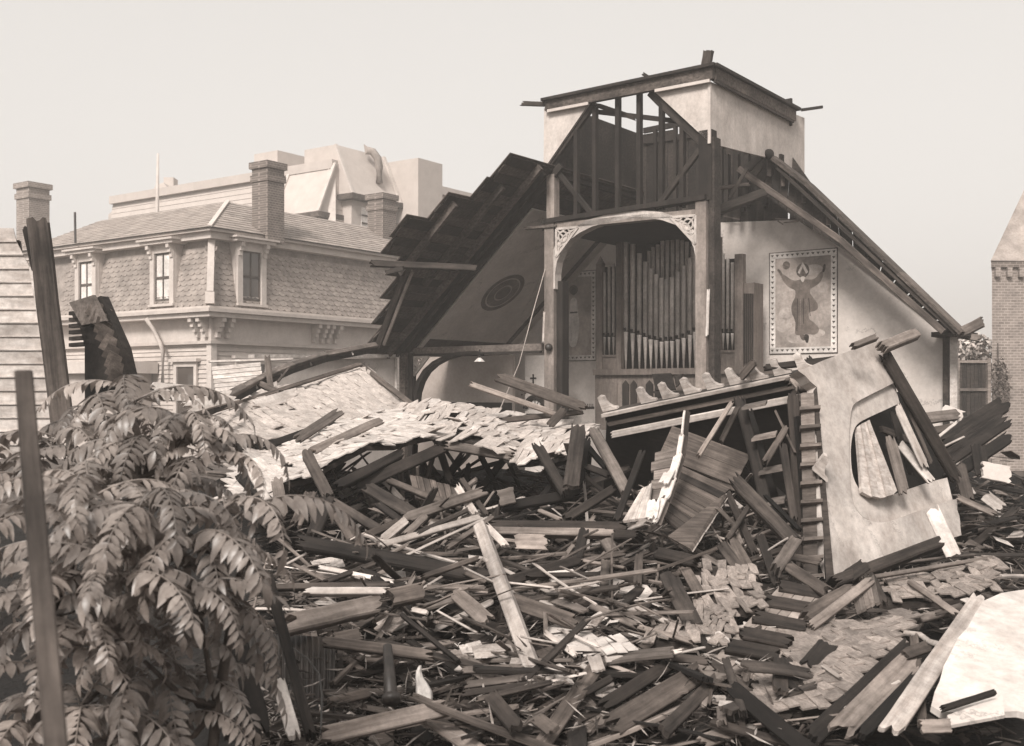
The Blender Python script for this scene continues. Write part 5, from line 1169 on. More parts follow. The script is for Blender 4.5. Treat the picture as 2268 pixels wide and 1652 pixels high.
def tiled(name, label, pts, ds, nu, nv, m, base, seed=3, cat='panel', jit=.05, lift=.012):
    random.seed(seed); q = [P(x, y, d) for (x, y), d in zip(pts, ds)]; c = sum(q, Vector())/4; e_ = empty(name, c, label, cat)
    n = (q[1]-q[0]).cross(q[3]-q[0]).normalized()
    if n.y > 0: n = -n
    MB().prism(q, -n*.03).build('backing', M[base], e_)
    for j in range(nv):
        for i in range(nu):
            g_ = .03; u0, u1 = (i + g_)/nu, (i + 1 - g_)/nu; v0, v1 = (j + g_)/nv, (j + 1 - g_)/nv
            pts_ = [bil(q, u, v) + n*(.004 + rnd(0, 1)*lift) for u, v in ((u0, v0), (u1, v0), (u1, v1), (u0, v1))]
            MB().prism([p_ + n*rnd(0, 1)*lift*.5 for p_ in pts_], n*.006).build('tile', M[m], e_)
    return e_
tiled('tiled_panel', 'pale panel of diamond tin tiles slanting below the boarded panel', [V(1990, 920), V(2060, 870), V(1740, 1370), V(1540, 1260)], [10.6, 10.5, 9.4, 9.6], 3, 6, 'wood_pale', 'wood_mid')
# white curved plaster and lath strip
sp_ = empty('plaster_strip', P(*V(1500, 1100), 10), 'bright curved strip of plaster and laths rising to a point', 'plaster strip')
cv = [(1680, 100, 10.9), (1655, 320, 10.7), (1625, 500, 10.5), (1555, 720, 10.2), (1490, 900, 9.95), (1400, 1110, 9.7)]
random.seed(17)
for i in range(5):
    (xa, ya, da), (xb, yb, db) = cv[i], cv[i+1]
    plank('plaster', P(*V(xa - 6, ya - 8), da), P(*V(xb - 6, yb + 8), db), (.02, .05, .085, .12, .07)[i], .02, 'plaster_white', parent=sp_, face=Vector((-.7, -1, .2)), jag=.06)
    plank('lath', P(*V(xa + 22, ya), da + .05), P(*V(xb + 22, yb + 12), db + .05), (.06, .08, .09, .10, .09)[i], .03, 'wood_mid' if i < 2 else 'wood_grey', parent=sp_, face=Vector((.6, -1, .1)), jag=.03)
plank('plaster', P(*V(1545, 640), 10.25), P(*V(1480, 760), 10.05), .10, .015, 'plaster_white', parent=sp_, face=Vector((-.5, -1, .1)), jag=.1)
plank('plaster', P(*V(1400, 900), 9.9), P(*V(1370, 1090), 9.7), .11, .02, 'plaster_white', parent=sp_, face=Vector((-.3, -1, .3)), jag=.08)
# thin poles and the stud with ledges
vk(2105, 20, 10.9, 1795, 515, 10.4, 40, .05, 'wood_grey', 'pale pole leaning from the eaves onto the plain brown panel', name='pole', cat='pole')
vk(2160, 60, 11.1, 2000, 385, 10.8, 46, .05, 'wood_mid', 'brown pole beside the pale leaning pole', name='pole', cat='pole')
sd_ = empty('ledged_stud', P(1690, 1140, 10.9), 'dark stud carrying small ledges under the bracketed eaves', 'stud')
plank('post', P(1637, 880, 11.6), P(1706, 1150, 10.8), .11, .09, 'wood_dark', parent=sd_)
plank('post', P(1655, 905, 11.9), P(1740, 1190, 11.2), .10, .09, 'wood_black', parent=sd_)
for x, y in ((1668, 898), (1690, 967), (1706, 1041), (1708, 1112)):
    q = P(x, y, 11.25 - (y - 898)/600); MB().prism([q + Vector((-.13, -.05, -.02)), q + Vector((.10, -.12, .03)), q + Vector((.17, .10, .06)), q + Vector((-.05, .14, .01))], Vector((0, 0, -.03))).build('ledge', M['wood_grey'], sd_)
for i, a_ in enumerate([(800, 780, 10.6, 1125, 1115, 9.5, 70, .12, 'wood_mid'), (1125, 1075, 9.6, 1010, 1245, 9.0, 62, .08, 'wood_grey'), (735, 1105, 9.7, 850, 1260, 9.0, 56, .03, 'wood_mid'), (792, 1085, 9.7, 915, 1300, 8.9, 60, .03, 'wood_mid'), (935, 1060, 9.9, 1025, 1320, 9.0, 46, .03, 'wood_dark'), (955, 700, 10.9, 1070, 515, 11.2, 34, .06, 'wood_mid'), (770, 850, 10.6, 915, 1165, 9.8, 36, .05, 'wood_dark'), (885, 905, 10.3, 765, 1090, 9.8, 26, .05, 'wood_mid'), (1050, 600, 11, 1110, 1000, 10.5, 40, .05, 'wood_dark'), (1010, 430, 11.5, 1115, 650, 11.2, 12, .03, 'wood_mid'), (880, 1190, 9.6, 1090, 1120, 9.8, 26, .05, 'wood_dark'), (1070, 1215, 9.1, 1290, 1360, 8.6, 60, .04, 'wood_mid'), (960, 860, 10.6, 1140, 1040, 10.2, 20, .05, 'wood_black')]):
    kk(*a_, ['heavy brown beam slanting down towards the step panel', 'grey stub propped at the lower end of the heavy brown beam', 'left one of two brown boards standing side by side under the tin tiles', 'right one of two brown boards standing side by side under the tin tiles', 'dark board with a bright edge beside the two standing boards', 'brown brace in the dark between ledged stud and tilted wall', 'dark brace crossing below the boarded panel', 'thin brown brace crossing the dark brace', 'dark bowed board close to the tilted wall', 'thin curved lath under the corner of the eaves', 'dark cross rail behind the standing boards', 'brown board lying at the foot of the tilted wall', 'black strut behind the heavy brown beam'][i])
# ------------------------------------------------------------------ middle of the wreck
T = lambda cx, cy: (443 + .415*cx, 747.5 + .415*cy)
def tk(x0, y0, d0, x1, y1, d1, wc, th, m, label, **k):
    a_, b_ = T(x0, y0), T(x1, y1); return pk(a_[0], a_[1], d0, b_[0], b_[1], d1, wc*.415, th, m, label, **k)
mid = [
 (560, 605, 11.2, 690, 855, 10.6, 62, .05, 'wood_mid', 'brown plank jutting up against the bright shingles'),
 (692, 850, 10.7, 598, 1075, 9.9, 70, .09, 'wood_dark', 'thick dark stub post under the jutting plank'),
 (710, 880, 10.6, 1005, 1055, 10.1, 48, .07, 'wood_mid', 'brown plank running right from the thick dark stub'),
 (716, 925, 10.3, 855, 1135, 9.7, 54, .04, 'wood_mid', 'brown plank falling away right of the thick dark stub'),
 (885, 795, 11.2, 1155, 955, 10.5, 70, .06, 'wood_mid', 'wide brown plank sloping under the roof hollow'),
 (1008, 765, 11.5, 1320, 890, 11, 34, .07, 'wood_mid', 'long narrow brown beam before the small boarded panel'),
 (1080, 972, 10.2, 1522, 818, 10.8, 54, .06, 'wood_grey', 'grey plank rising to the right across the hollow'),
 (958, 1112, 9.7, 1502, 958, 10.3, 34, .05, 'wood_pale', 'long pale plank below the rising grey plank'),
 (1308, 1132, 9.6, 1560, 958, 10.1, 26, .04, 'wood_grey', 'thin grey batten meeting the end of the double beam'),
 (1368, 790, 11, 1472, 950, 10.5, 40, .04, 'wood_pale', 'short pale plank standing behind the rising grey plank'),
 (1398, 758, 11.1, 1535, 955, 10.5, 28, .05, 'wood_dark', 'dark slat beside the short pale plank'),
 (408, 745, 10.5, 442, 970, 9.9, 62, .03, 'wood_grey', 'flat grey board upright at the edge of the leaves'),
 (270, 715, 10.3, 402, 945, 9.7, 42, .05, 'wood_white', 'white slat leaning at the edge of the leaves'),
 (508, 1005, 10, 592, 825, 10.5, 62, .04, 'wood_mid', 'brown board leaning left of the thick dark stub'),
 (600, 830, 10.6, 628, 1040, 10.1, 60, .04, 'wood_mid', 'brown upright board close behind the thick dark stub'),
 (1090, 1060, 9.9, 1205, 950, 10.2, 40, .03, 'wood_grey', 'grey board end crossing the long pale plank'),
 (960, 1090, 9.75, 1100, 975, 10.1, 46, .03, 'wood_pale', 'pale split board under the rising grey plank'),
 (1150, 1050, 9.9, 1430, 920, 10.3, 24, .04, 'wood_mid', 'narrow brown plank parallel to the long pale plank'),
 (950, 890, 10.7, 1110, 1010, 10.3, 36, .05, 'wood_dark', 'dark plank pointing down into the pile of splinters'),
 (690, 1140, 9.6, 1060, 985, 10.1, 40, .05, 'wood_dark', 'dark plank low in the pile left of the splinters'),
 (1520, 1000, 9.95, 1640, 1120, 9.6, 40, .03, 'wood_pale', 'pale splintered board below the double beam'),
 (1480, 1020, 9.8, 1560, 1150, 9.5, 50, .05, 'wood_grey', 'grey board beside the upper end of the long weathered pole'),
 (1590, 860, 10.9, 1680, 840, 10.9, 90, .04, 'wood_grey', 'grey torn board in the hollow above the double beam'),
 (215, 735, 10.7, 310, 840, 10.4, 60, .05, 'wood_black', 'black board end behind the white slat'),
 (262, 770, 10.4, 385, 900, 10.0, 60, .05, 'wood_black', 'black board in front of the black board end'),
]
for a_ in mid: tk(*a_)
boarded('boarded_panel', 'small boarded panel in the hollow under the bright roof', [T(1118, 732), T(1372, 800), T(1400, 910), T(1150, 860)], [11.8, 11.6, 11.2, 11.4], 7, 'wood_mid', 0, 9)
# the long weathered pole and its neighbours
pk(1064, 1166, 9.45, 1196, 1526, 6.95, 31, .09, 'wood_pale', 'long weathered square pole leaning across the middle of the heap', 'pole', 'pole', roll=25, jag=.02)
pk(1186, 1526, 7.3, 1240, 1618, 6.7, 46, .025, 'wood_grey', 'two-tone board below the foot of the weathered pole')
pk(1270, 1546, 7.0, 1330, 1612, 6.6, 58, .025, 'wood_grey', 'broad grey board with a dark upper half at the bottom edge')
pk(652, 1200, 9.5, 1092, 1282, 9.0, 32, .12, 'wood_dark', 'long dark square beam lying across the heap left of the pole', 'timber', 'beam')
pk(1030, 1266, 8.9, 1080, 1290, 8.8, 16, .05, 'wood_mid', 'short brown end piece at the tip of the long dark beam', 'block', 'block')
B4 = lambda cx, cy: (498.3 + .3906*cx, 1107.4 + .3906*cy)
def b4(x0, y0, d0, x1, y1, d1, wc, th, m, label, **k):
    a_, b_ = B4(x0, y0), B4(x1, y1); return pk(a_[0], a_[1], d0, b_[0], b_[1], d1, wc*.3906, th, m, label, **k)
low = [
 (240, 415, 6.9, 490, 1350, 5.9, 58, .07, 'wood_dark', 'dark pole leaning over the corrugated sheet', 'pole'),
 (330, 715, 7.4, 880, 590, 8.0, 110, .10, 'wood_grey', 'broad squared timber with a pale top left of the heap', 'timber'),
 (455, 520, 8.3, 942, 522, 8.2, 42, .08, 'wood_white', 'bright white beam lying level left of the heap', 'beam'),
 (200, 500, 8.5, 940, 482, 8.6, 34, .08, 'wood_mid', 'brown board lying along the top of the white beam', 'board'),
 (530, 382, 9, 965, 468, 8.8, 26, .04, 'wood_white', 'bright tapered slat above the white beam', 'slat'),
 (560, 470, 8.6, 850, 360, 9.2, 30, .04, 'wood_mid', 'brown board under the long dark beam', 'board'),
 (550, 800, 7.3, 1185, 885, 7.2, 62, .06, 'wood_mid', 'brown beam over the black hollow by the corrugated sheet', 'beam'),
 (1000, 650, 7.6, 1330, 920, 7.0, 24, .04, 'wood_dark', 'dark thin board above the black hollow', 'board'),
 (620, 790, 7.4, 770, 760, 7.5, 70, .03, 'wood_mid', 'brown rag of board under the broad squared timber', 'board'),
 (300, 1020, 6.3, 395, 1350, 5.8, 76, .03, 'wood_white', 'white board standing at the bottom left', 'board'),
 (60, 740, 6.6, 215, 1350, 5.9, 110, .05, 'wood_black', 'wide black board at the edge of the leaves', 'board'),
 (-60, 800, 6.4, 30, 1350, 5.8, 60, .05, 'wood_dark', 'dark upright board at the bottom among the leaves', 'board'),
 (590, 1150, 6.9, 830, 1092, 7.1, 54, .04, 'wood_mid', 'small shelf-like board on the gravelly chips', 'board'),
 (540, 1340, 6.1, 1270, 1175, 6.5, 100, .05, 'wood_grey', 'wide grey board along the bottom left edge', 'board'),
 (1340, 965, 7.0, 1700, 950, 7.1, 40, .03, 'wood_grey', 'upper board of the stack left of the pole foot', 'board'),
 (1360, 1050, 6.9, 1760, 1000, 7.0, 40, .03, 'wood_grey', 'middle board of the stack left of the pole foot', 'board'),
 (1340, 1100, 6.75, 1770, 1040, 6.9, 36, .03, 'wood_mid', 'brown board of the stack left of the pole foot', 'board'),
 (1420, 1135, 6.65, 1860, 1030, 6.8, 30, .03, 'wood_mid', 'lowest board of the stack by the pole foot', 'board'),
 (1110, 440, 8.5, 1440, 330, 9, 30, .04, 'wood_mid', 'brown board pointing at the pole from the left', 'board'),
 (1300, 520, 8.2, 1500, 700, 7.7, 90, .03, 'wood_grey', 'curled grey sheet left of the pole', 'sheet'),
 (1205, 630, 7.9, 1430, 755, 7.5, 12, .02, 'wood_pale', 'thin pale lath left of the pole', 'lath'),
 (1060, 620, 7.9, 1150, 640, 7.8, 30, .02, 'wood_pale', 'small pale shingle strip by the splintered block', 'strip'),
 (930, 560, 8, 1130, 520, 8.1, 100, .10, 'wood_mid', 'splintered brown block at the end of the white beam', 'block'),
 (1600, 470, 8.6, 1870, 500, 8.5, 12, .03, 'wood_pale', 'thin pale lath right of the pole', 'lath'),
 (1480, 500, 8.5, 2010, 340, 9.2, 60, .05, 'wood_dark', 'dark board rising right behind the pole', 'board'),
 (1600, 560, 8.2, 2000, 700, 7.9, 90, .03, 'wood_mid', 'brown board lying right of the pole', 'board'),
 (2020, 350, 9.2, 2270, 300, 9.4, 30, .04, 'wood_grey', 'upper pale slat right of the white block', 'slat'),
 (2030, 345, 9.1, 2268, 385, 9, 16, .03, 'wood_grey', 'lower pale slat right of the white block', 'slat'),
 (1700, 430, 8.7, 2268, 420, 8.9, 26, .05, 'wood_dark', 'long dark board behind the white block', 'board'),
 (1640, 235, 9.5, 1830, 240, 9.5, 90, .02, 'wood_grey', 'flat grey panel piece under the double beam', 'board'),
 (160, 620, 7.2, 245, 300, 7.6, 10, .02, 'wood_grey', 'thin stick standing among the leaves', 'stick'),
]
for a_ in low:
    nm = a_[10]; b4(*a_[:10], name={'sheet': 'curled_sheet', 'beam': 'timber'}.get(nm, nm), cat=nm)
# corrugated sheet
cs = MB(); p00, p10, p11, p01 = P(528, 1400, 7.6), P(742, 1412, 7.5), P(738, 1640, 6.9), P(528, 1640, 6.8); n_ = 120
for j in range(5):
    for i in range(n_ + 1):
        q = bil([p00, p10, p11, p01], i/n_, j/4); q = q + Vector((0, -1, .25)) * (.014*math.sin(i/n_*2*math.pi*17)); cs.v.append(tuple(q))
for j in range(4):
    for i in range(n_): a = j*(n_+1) + i; cs.f.append((a, a+1, a+n_+2, a+n_+1))
o_ = cs.build('corrugated_sheet', M['metal_dark'], smooth=True); sm_ = o_.modifiers.new('thick', 'SOLIDIFY'); sm_.thickness = .004
tag(o_, 'dark corrugated metal sheet standing at the bottom left', 'metal sheet')
# stove pipe, white rag, wire
sp = empty('stove_pipe', P(864, 1552, 6.6), 'black stove pipe standing in the hollow at the bottom left', 'pipe')
MB().tube([P(858, 1432, 7.0), P(862, 1480, 6.85), P(866, 1552, 6.6)], [.03, .034, .045], 12).build('pipe', M['metal_dark'], sp, smooth=True)
MB().tube([P(866, 1541, 6.63), P(867, 1555, 6.6)], [.055, .055], 12).build('collar', M['metal_dark'], sp, smooth=True)
rg = MB(); cvs = [(930, 1474, 3), (929, 1486, 6), (930, 1500, 9), (933, 1515, 14), (937, 1530, 18), (941, 1545, 19), (943, 1556, 15), (944, 1563, 5)]
for x, y, hw in cvs:
    for k in range(7):
        u = k/6*2 - 1; q = P(x + u*hw + 2*math.sin(y*.1), y, 6.75 - .02*math.cos(u*3) - .012*math.cos(u*9)); rg.v.append(tuple(q))
for j in range(len(cvs) - 1):
    for k in range(6): a = j*7 + k; rg.f.append((a, a+1, a+8, a+7))
o_ = rg.build('cloth_rag', M['cloth'], smooth=True); s_ = o_.modifiers.new('thick', 'SOLIDIFY'); s_.thickness = .006
tag(o_, 'white teardrop-shaped rag hanging near the black stove pipe', 'rag')
tag(MB().tube([P(*B4(385, 840), 6.9), P(*B4(470, 900), 6.8), P(*B4(535, 990), 6.7), P(*B4(550, 1100), 6.5), P(*B4(545, 1330), 6.1)], .006, 5).build('wire', M['metal_dark']), 'thin wire curving down in front of the corrugated sheet', 'wire')
# pale tile slab, white block
Q4 = lambda cx, cy: (996.7 + .2686*cx, 1218 + .2686*cy)
tiled('tile_fragment', 'bright white tiled slab lying right of the pole', [Q4(780, 680), Q4(1010, 590), Q4(1330, 840), Q4(980, 830)], [8.0, 8.3, 7.4, 7.35], 3, 4, 'plaster_white', 'plaster', 5, 'slab', lift=.02)
tiled('tile_fragment', 'smaller white tiled slab touching the bright one on its right', [Q4(1190, 760), Q4(1400, 715), Q4(1560, 860), Q4(1290, 890)], [7.6, 7.75, 7.25, 7.2], 3, 2, 'plaster_white', 'plaster', 6, 'slab', lift=.02)
pk(*Q4(800, 250), 8.8, *Q4(1020, 225), 8.9, 32, .10, 'plaster_white', 'lone white plaster block right of the weathered pole', 'plaster_block', 'block')
def qk(x0, y0, d0, x1, y1, d1, wc, th, m, label, **k):
    a_, b_ = Q4(x0, y0), Q4(x1, y1); return pk(a_[0], a_[1], d0, b_[0], b_[1], d1, wc*.2686, th, m, label, **k)
for a_ in [
 (930, 360, 8.6, 1560, 640, 8.0, 60, .05, 'wood_grey', 'long grey board above the white tiled slabs'),
 (1560, 640, 7.95, 2010, 765, 7.5, 44, .04, 'wood_grey', 'grey board continuing right past the tiled slabs'),
 (1790, 190, 8.9, 2010, 630, 7.9, 150, .03, 'wood_mid', 'wide brown board sliding down beside the shingle pile'),
 (1930, 140, 9.1, 2060, 370, 8.5, 90, .03, 'wood_mid', 'brown board behind the wide sliding board'),
 (1560, 30, 9.3, 1545, 290, 8.8, 70, .03, 'wood_mid', 'short brown board standing above the shingle scraps'),
 (1540, 470, 8.3, 1790, 600, 7.9, 46, .03, 'wood_pale', 'pale board lying among the shingle scraps'),
 (780, 680, 7.7, 1050, 880, 7.25, 50, .02, 'wood_pale', 'pale slat in front of the tiled slab'),
 (2080, 1000, 7.1, 1290, 1480, 6.4, 190, .04, 'wood_mid', 'widest brown board slanting to the bottom edge'),
 (1880, 900, 7.3, 1240, 1300, 6.7, 110, .04, 'wood_dark', 'dark board above the widest slanting board'),
 (2240, 1030, 7.1, 1760, 1500, 6.3, 110, .04, 'wood_mid', 'brown board right of the widest slanting board'),
 (1640, 870, 7.3, 2140, 920, 7.2, 70, .04, 'wood_mid', 'brown board under the smaller tiled slab'),
 (1250, 900, 7.25, 1840, 830, 7.4, 60, .03, 'wood_grey', 'splintered grey board along the front of the tiled slabs'),
 (1180, 870, 7.2, 1230, 1000, 7.0, 110, .015, 'wood_pale', 'curved pale scrap hanging from the tiled slab'),
 (900, 1300, 6.7, 1330, 1060, 7.0, 60, .04, 'wood_dark', 'dark board behind the two-tone board'),
 (30, 1430, 6.4, 345, 1395, 6.5, 40, .03, 'wood_mid', 'brown board low at the bottom centre'),
 (330, 1200, 6.7, 560, 1480, 6.2, 130, .04, 'wood_dark', 'wide dark board under the board stack'),
 (720, 1390, 6.4, 860, 1500, 6.2, 120, .03, 'wood_mid', 'brown board end left of the broad grey board'),
 (1180, 250, 9, 1640, 250, 9, 60, .05, 'wood_dark', 'dark level board behind the white plaster block'),
 (1400, 130, 9.3, 1640, 10, 9.5, 30, .03, 'wood_mid', 'thin brown board right of the short standing stub'),
 (1700, 30, 9.3, 2060, 110, 9.0, 100, .10, 'wood_dark', 'dark timber with a bright splintered end', ),
]: qk(*a_)
# ------------------------------------------------------------------ lower right: step panel, shingled strip, gutter, plaster sheet
KR = lambda cx, cy: (1273.5 + .4385*cx, 1162.8 + .4385*cy)
def rk(x0, y0, d0, x1, y1, d1, wc, th, m, label, **k):
    a_, b_ = KR(x0, y0), KR(x1, y1); return pk(a_[0], a_[1], d0, b_[0], b_[1], d1, wc*.4385, th, m, label, **k)
st_ = boarded('cleated_panel', 'grey slate panel with five dark cleats like steps', [KR(1040, 300), KR(1285, 352), KR(955, 772), KR(680, 700)], [9.0, 8.8, 7.15, 7.35], 5, 'slate', 0, 14)
for i, (x0, y0, x1, y1) in enumerate(((1030, 308, 1275, 362), (955, 385, 1215, 432), (895, 465, 1170, 522), (825, 545, 1098, 598), (765, 612, 1035, 662))):
    d_ = 8.85 - .36*i; plank('cleat', P(*KR(x0, y0), d_), P(*KR(x1, y1), d_ - .12), .10, .07, 'wood_dark', parent=st_, face=Vector((0, -1, .7)))
pw_ = boarded('dark_wedge', 'dark upright wedge of boards below the step panel', [KR(1100, 575), KR(1110, 580), KR(1212, 842), KR(1055, 762)], [7.9, 7.9, 6.9, 7.0], 2, 'wood_dark', 0, 15, cat='wedge')
rD = roof_sheet('shingled_strip', 'grey shingled roof strip running to the bottom right beside the rounded rail', [P(*KR(1130, 560), 8.0), P(*KR(1730, 440), 8.5), P(*KR(1330, 900), 6.75), P(*KR(880, 960), 6.6)], 7, 13, 'slate', sag=.03, seed=41, jit=.02, miss=.03, kinds=(0, 1, 2, 3), tip=.012, loose=.04)
rE = roof_sheet('shingle_pile', 'heap of loose grey shingles lying on boards left of the step panel', [P(*KR(600, 200), 9.2), P(*KR(900, 230), 9.1), P(*KR(960, 420), 8.3), P(*KR(640, 480), 8.2)], 7, 7, 'slate', sag=.05, seed=43, jit=.3, miss=.06, kinds=(0, 1, 2, 4, 5), tip=.015, loose=.12, cat='shingles')
rF = roof_sheet('shingle_pile', 'low slope of scattered shingles below the wide sliding board', [P(*KR(560, 470), 8.3), P(*KR(820, 440), 8.3), P(*KR(760, 600), 7.6), P(*KR(360, 600), 7.7)], 7, 6, 'slate', sag=.05, seed=44, jit=.35, miss=.1, kinds=(0, 1, 2, 4, 5), tip=.015, loose=.12, cat='shingles')
rG = roof_sheet('shingle_pile', 'scattered shingles on the right below the tilted wall', [P(*KR(1560, 300), 9.3), P(*KR(2140, 180), 9.9), P(*KR(2150, 330), 9.0), P(*KR(1560, 420), 8.7)], 13, 8, 'slate', sag=.06, seed=45, jit=.4, miss=.2, kinds=(0, 1, 2, 4, 5, 6), loose=.25, cat='shingles')
tag(MB().tube([P(*KR(1722, 455), 8.4), P(*KR(1560, 620), 7.8), P(*KR(1400, 790), 7.2), P(*KR(1308, 905), 6.8)], .036, 10).build('round_rail', M['wood_grey'], smooth=True), 'rounded grey rail bordering the shingled strip', 'rail')
tag(MB().tube([P(*KR(1950, 415), 8.6), P(*KR(1840, 450), 8.5), P(*KR(1725, 478), 8.4)], .035, 10).build('round_rail', M['wood_grey'], smooth=True), 'short rounded rail joining the top of the long one', 'rail')
tag(MB().tube([P(*KR(1660, 545), 8.0), P(*KR(1745, 555), 7.95), P(*KR(1790, 590), 7.8), P(*KR(1830, 600), 7.7)], .022, 8).build('broken_branch', M['wood_pale'], smooth=True), 'crooked pale stick lying across the boards at lower right', 'stick')
for a_ in [
 (2052, 362, 8.1, 1585, 1048, 6.2, 95, .03, 'wood_pale', 'long pale board slanting to the bottom right corner'),
 (1700, 600, 7.6, 1190, 1080, 6.2, 90, .04, 'wood_dark', 'dark board lying along the rounded rail'),
 (1720, 660, 7.3, 1330, 1060, 6.2, 130, .03, 'wood_grey', 'grey plaster-streaked board beside the dark board'),
 (1730, 760, 6.9, 1440, 1070, 6.1, 60, .04, 'wood_black', 'black board left of the long pale board'),
 (1712, 560, 7.6, 1755, 1010, 6.5, 46, .04, 'wood_mid', 'brown upright crossing the long pale board'),
 (1690, 285, 9.0, 1935, 455, 8.3, 34, .03, 'wood_grey', 'grey slat above the rounded rails'),
 (1660, 655, 7.2, 1790, 610, 7.3, 60, .03, 'wood_mid', 'small wedge of wood where stick and upright meet'),
 (1300, 960, 6.5, 1640, 790, 6.9, 16, .02, 'wood_pale', 'thin pale lath across the dark boards at lower right'),
 (900, 1010, 6.35, 1480, 940, 6.5, 10, .015, 'wood_grey', 'thin rod lying at the bottom right'),
 (1150, 470, 8.2, 1400, 330, 8.7, 80, .08, 'wood_mid', 'rough brown timber right of the step panel'),
 (1180, 520, 8.0, 1500, 275, 8.7, 50, .03, 'wood_grey', 'grey board against the rough brown timber'),
 (1370, 270, 9.0, 1470, 200, 9.2, 70, .05, 'wood_dark', 'dark block under the foot of the tilted wall'),
 (1480, 250, 8.9, 1560, 410, 8.4, 60, .05, 'wood_dark', 'dark curved end piece near the fluted scrap'),
 (1290, 300, 8.9, 1840, 90, 9.9, 60, .10, 'wood_dark', 'dark ground beam under the tilted wall'),
 (1440, 275, 9, 2110, 165, 9.7, 20, .04, 'wood_grey', 'long thin grey batten below the ground beam'),
 (1280, 600, 7.7, 1180, 720, 7.3, 100, .03, 'wood_dark', 'dark slab between wedge and shingled strip'),
 (680, 670, 7.3, 880, 860, 6.8, 50, .04, 'wood_mid', 'brown board below the step panel'),
 (760, 680, 7.2, 850, 960, 6.4, 40, .04, 'wood_mid', 'brown stick leaning at the bottom right of the heap'),
 (1850, 930, 6.2, 2120, 845, 6.4, 30, .03, 'wood_dark', 'dark sliver lying on the white plaster sheet'),
 (1250, 710, 7.2, 1345, 775, 7.0, 20, .02, 'wood_pale', 'short pale chip board on the shingled strip'),
 (1740, 1020, 6.1, 1900, 1015, 6.1, 70, .03, 'wood_grey', 'grey board end at the bottom right corner'),
 (1020, 755, 7.1, 1140, 850, 6.8, 34, .04, 'wood_dark', 'dark board at the base of the wedge'),
]: rk(*a_)
ft = boarded('fluted_scrap', 'fluted pale scrap standing near the foot of the tilted wall', [KR(1400, 340), KR(1510, 250), KR(1540, 380), KR(1420, 440)], [8.7, 8.8, 8.4, 8.3], 5, 'wood_grey', 0, 16, cat='scrap')
ps = [KR(2065, 385), KR(2160, 335), KR(2300, 330), KR(2300, 950), KR(1860, 945), KR(1790, 920), KR(1840, 780), KR(1900, 660), KR(1985, 505)]
pps = plane3(P(*KR(2065, 385), 7.9), P(*KR(1800, 930), 6.3), P(*KR(2300, 950), 6.35))
tag(MB().prism([pps.pt(*p_) for p_ in ragged(ps, 9, 5, 26)], -pps.n*.04).build('plaster_sheet', M['plaster_white']), 'large white plaster sheet in the bottom right corner', 'sheet')
pps2 = Plane(pps.p + pps.n*.03, pps.n)
tag(MB().prism([pps2.pt(*p_) for p_ in (KR(1880, 960), KR(2160, 860), KR(2170, 960), KR(1900, 1010))], -pps.n*.02).build('plaster_sheet', M['plaster']), 'grey lower flap of the plaster sheet at the corner', 'sheet')
# ------------------------------------------------------------------ loose boards, region by region
TONE = {'wood_black': 'black', 'wood_dark': 'dark', 'wood_mid': 'brown', 'wood_grey': 'grey', 'wood_pale': 'pale', 'slate': 'grey', 'slate_bright': 'bright', 'slate_dark': 'dark', 'plaster_white': 'white'}
ORD = ['first', 'second', 'third', 'fourth', 'fifth', 'sixth', 'seventh', 'eighth', 'ninth', 'tenth', 'eleventh', 'twelfth']
LOOSE = []
def single_out(items):
    """items: (object, look words, noun and place, picture x): within one look, count from the left"""
    by = {}
    for it in items: by.setdefault((it[1], it[2]), []).append(it)
    for (look, place), its in by.items():
        its.sort(key=lambda t_: t_[3])
        for i, it in enumerate(its):
            if len(its) == 1: it[0]['label'] = look + ' ' + place
            elif i == len(its) - 1: it[0]['label'] = 'rightmost ' + look + ' ' + place
            else: it[0]['label'] = (ORD[i] if i else 'leftmost') + ' ' + look + ' ' + place + (' from the left' if i else '')
def scatter_boards(n, box, label, group, mats, lens, wpx, seed, yaw=None, tiltmax=18, z0=(.0, .20)):
    random.seed(seed); k = 0; tries = 0; items = []
    while k < n and tries < n*8:
        tries += 1
        x, y = rnd(box[0], box[2]), rnd(box[1], box[3]); p, d = hit(x, y)
        if p is None or d > 22: continue
        L = rnd(*lens); a_ = R(rnd(*yaw)) if yaw else rnd(0, math.pi); ti = R(rnd(-tiltmax, tiltmax))
        ax = Vector((math.cos(a_)*math.cos(ti), math.sin(a_)*math.cos(ti), math.sin(ti)))
        q = p + Vector((0, 0, rnd(*z0)))
        up = Vector((rnd(-.5, .5), rnd(-.7, .2), 1))
        wd = rnd(*wpx); mm = random.choice(mats); ob_ = plank('loose_board', q - ax*L/2, q + ax*L/2, wd, rnd(.012, .032), mm, label, 'board', group, face=up, bow=rnd(-.02, .02)*L, jag=min(L*.2, wd*rnd(.3, 1.8)))
        items.append((ob_, ('long ' if L > sum(lens)/2 else 'short ') + ('broad ' if wd > sum(wpx)/2 else 'narrow ') + TONE[mm], label, x))
        k += 1
    LOOSE.append(items)
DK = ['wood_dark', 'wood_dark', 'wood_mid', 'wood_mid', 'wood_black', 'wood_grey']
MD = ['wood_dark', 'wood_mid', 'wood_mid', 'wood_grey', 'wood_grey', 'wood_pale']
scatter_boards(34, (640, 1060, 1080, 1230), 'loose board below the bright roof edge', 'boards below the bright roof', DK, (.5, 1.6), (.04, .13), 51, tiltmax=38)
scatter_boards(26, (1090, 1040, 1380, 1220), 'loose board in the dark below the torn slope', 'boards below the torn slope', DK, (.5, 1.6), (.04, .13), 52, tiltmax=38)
scatter_boards(42, (660, 1240, 1050, 1400), 'loose board between leaves and weathered pole', 'boards left of the weathered pole', MD, (.5, 1.7), (.02, .10), 53, tiltmax=26)
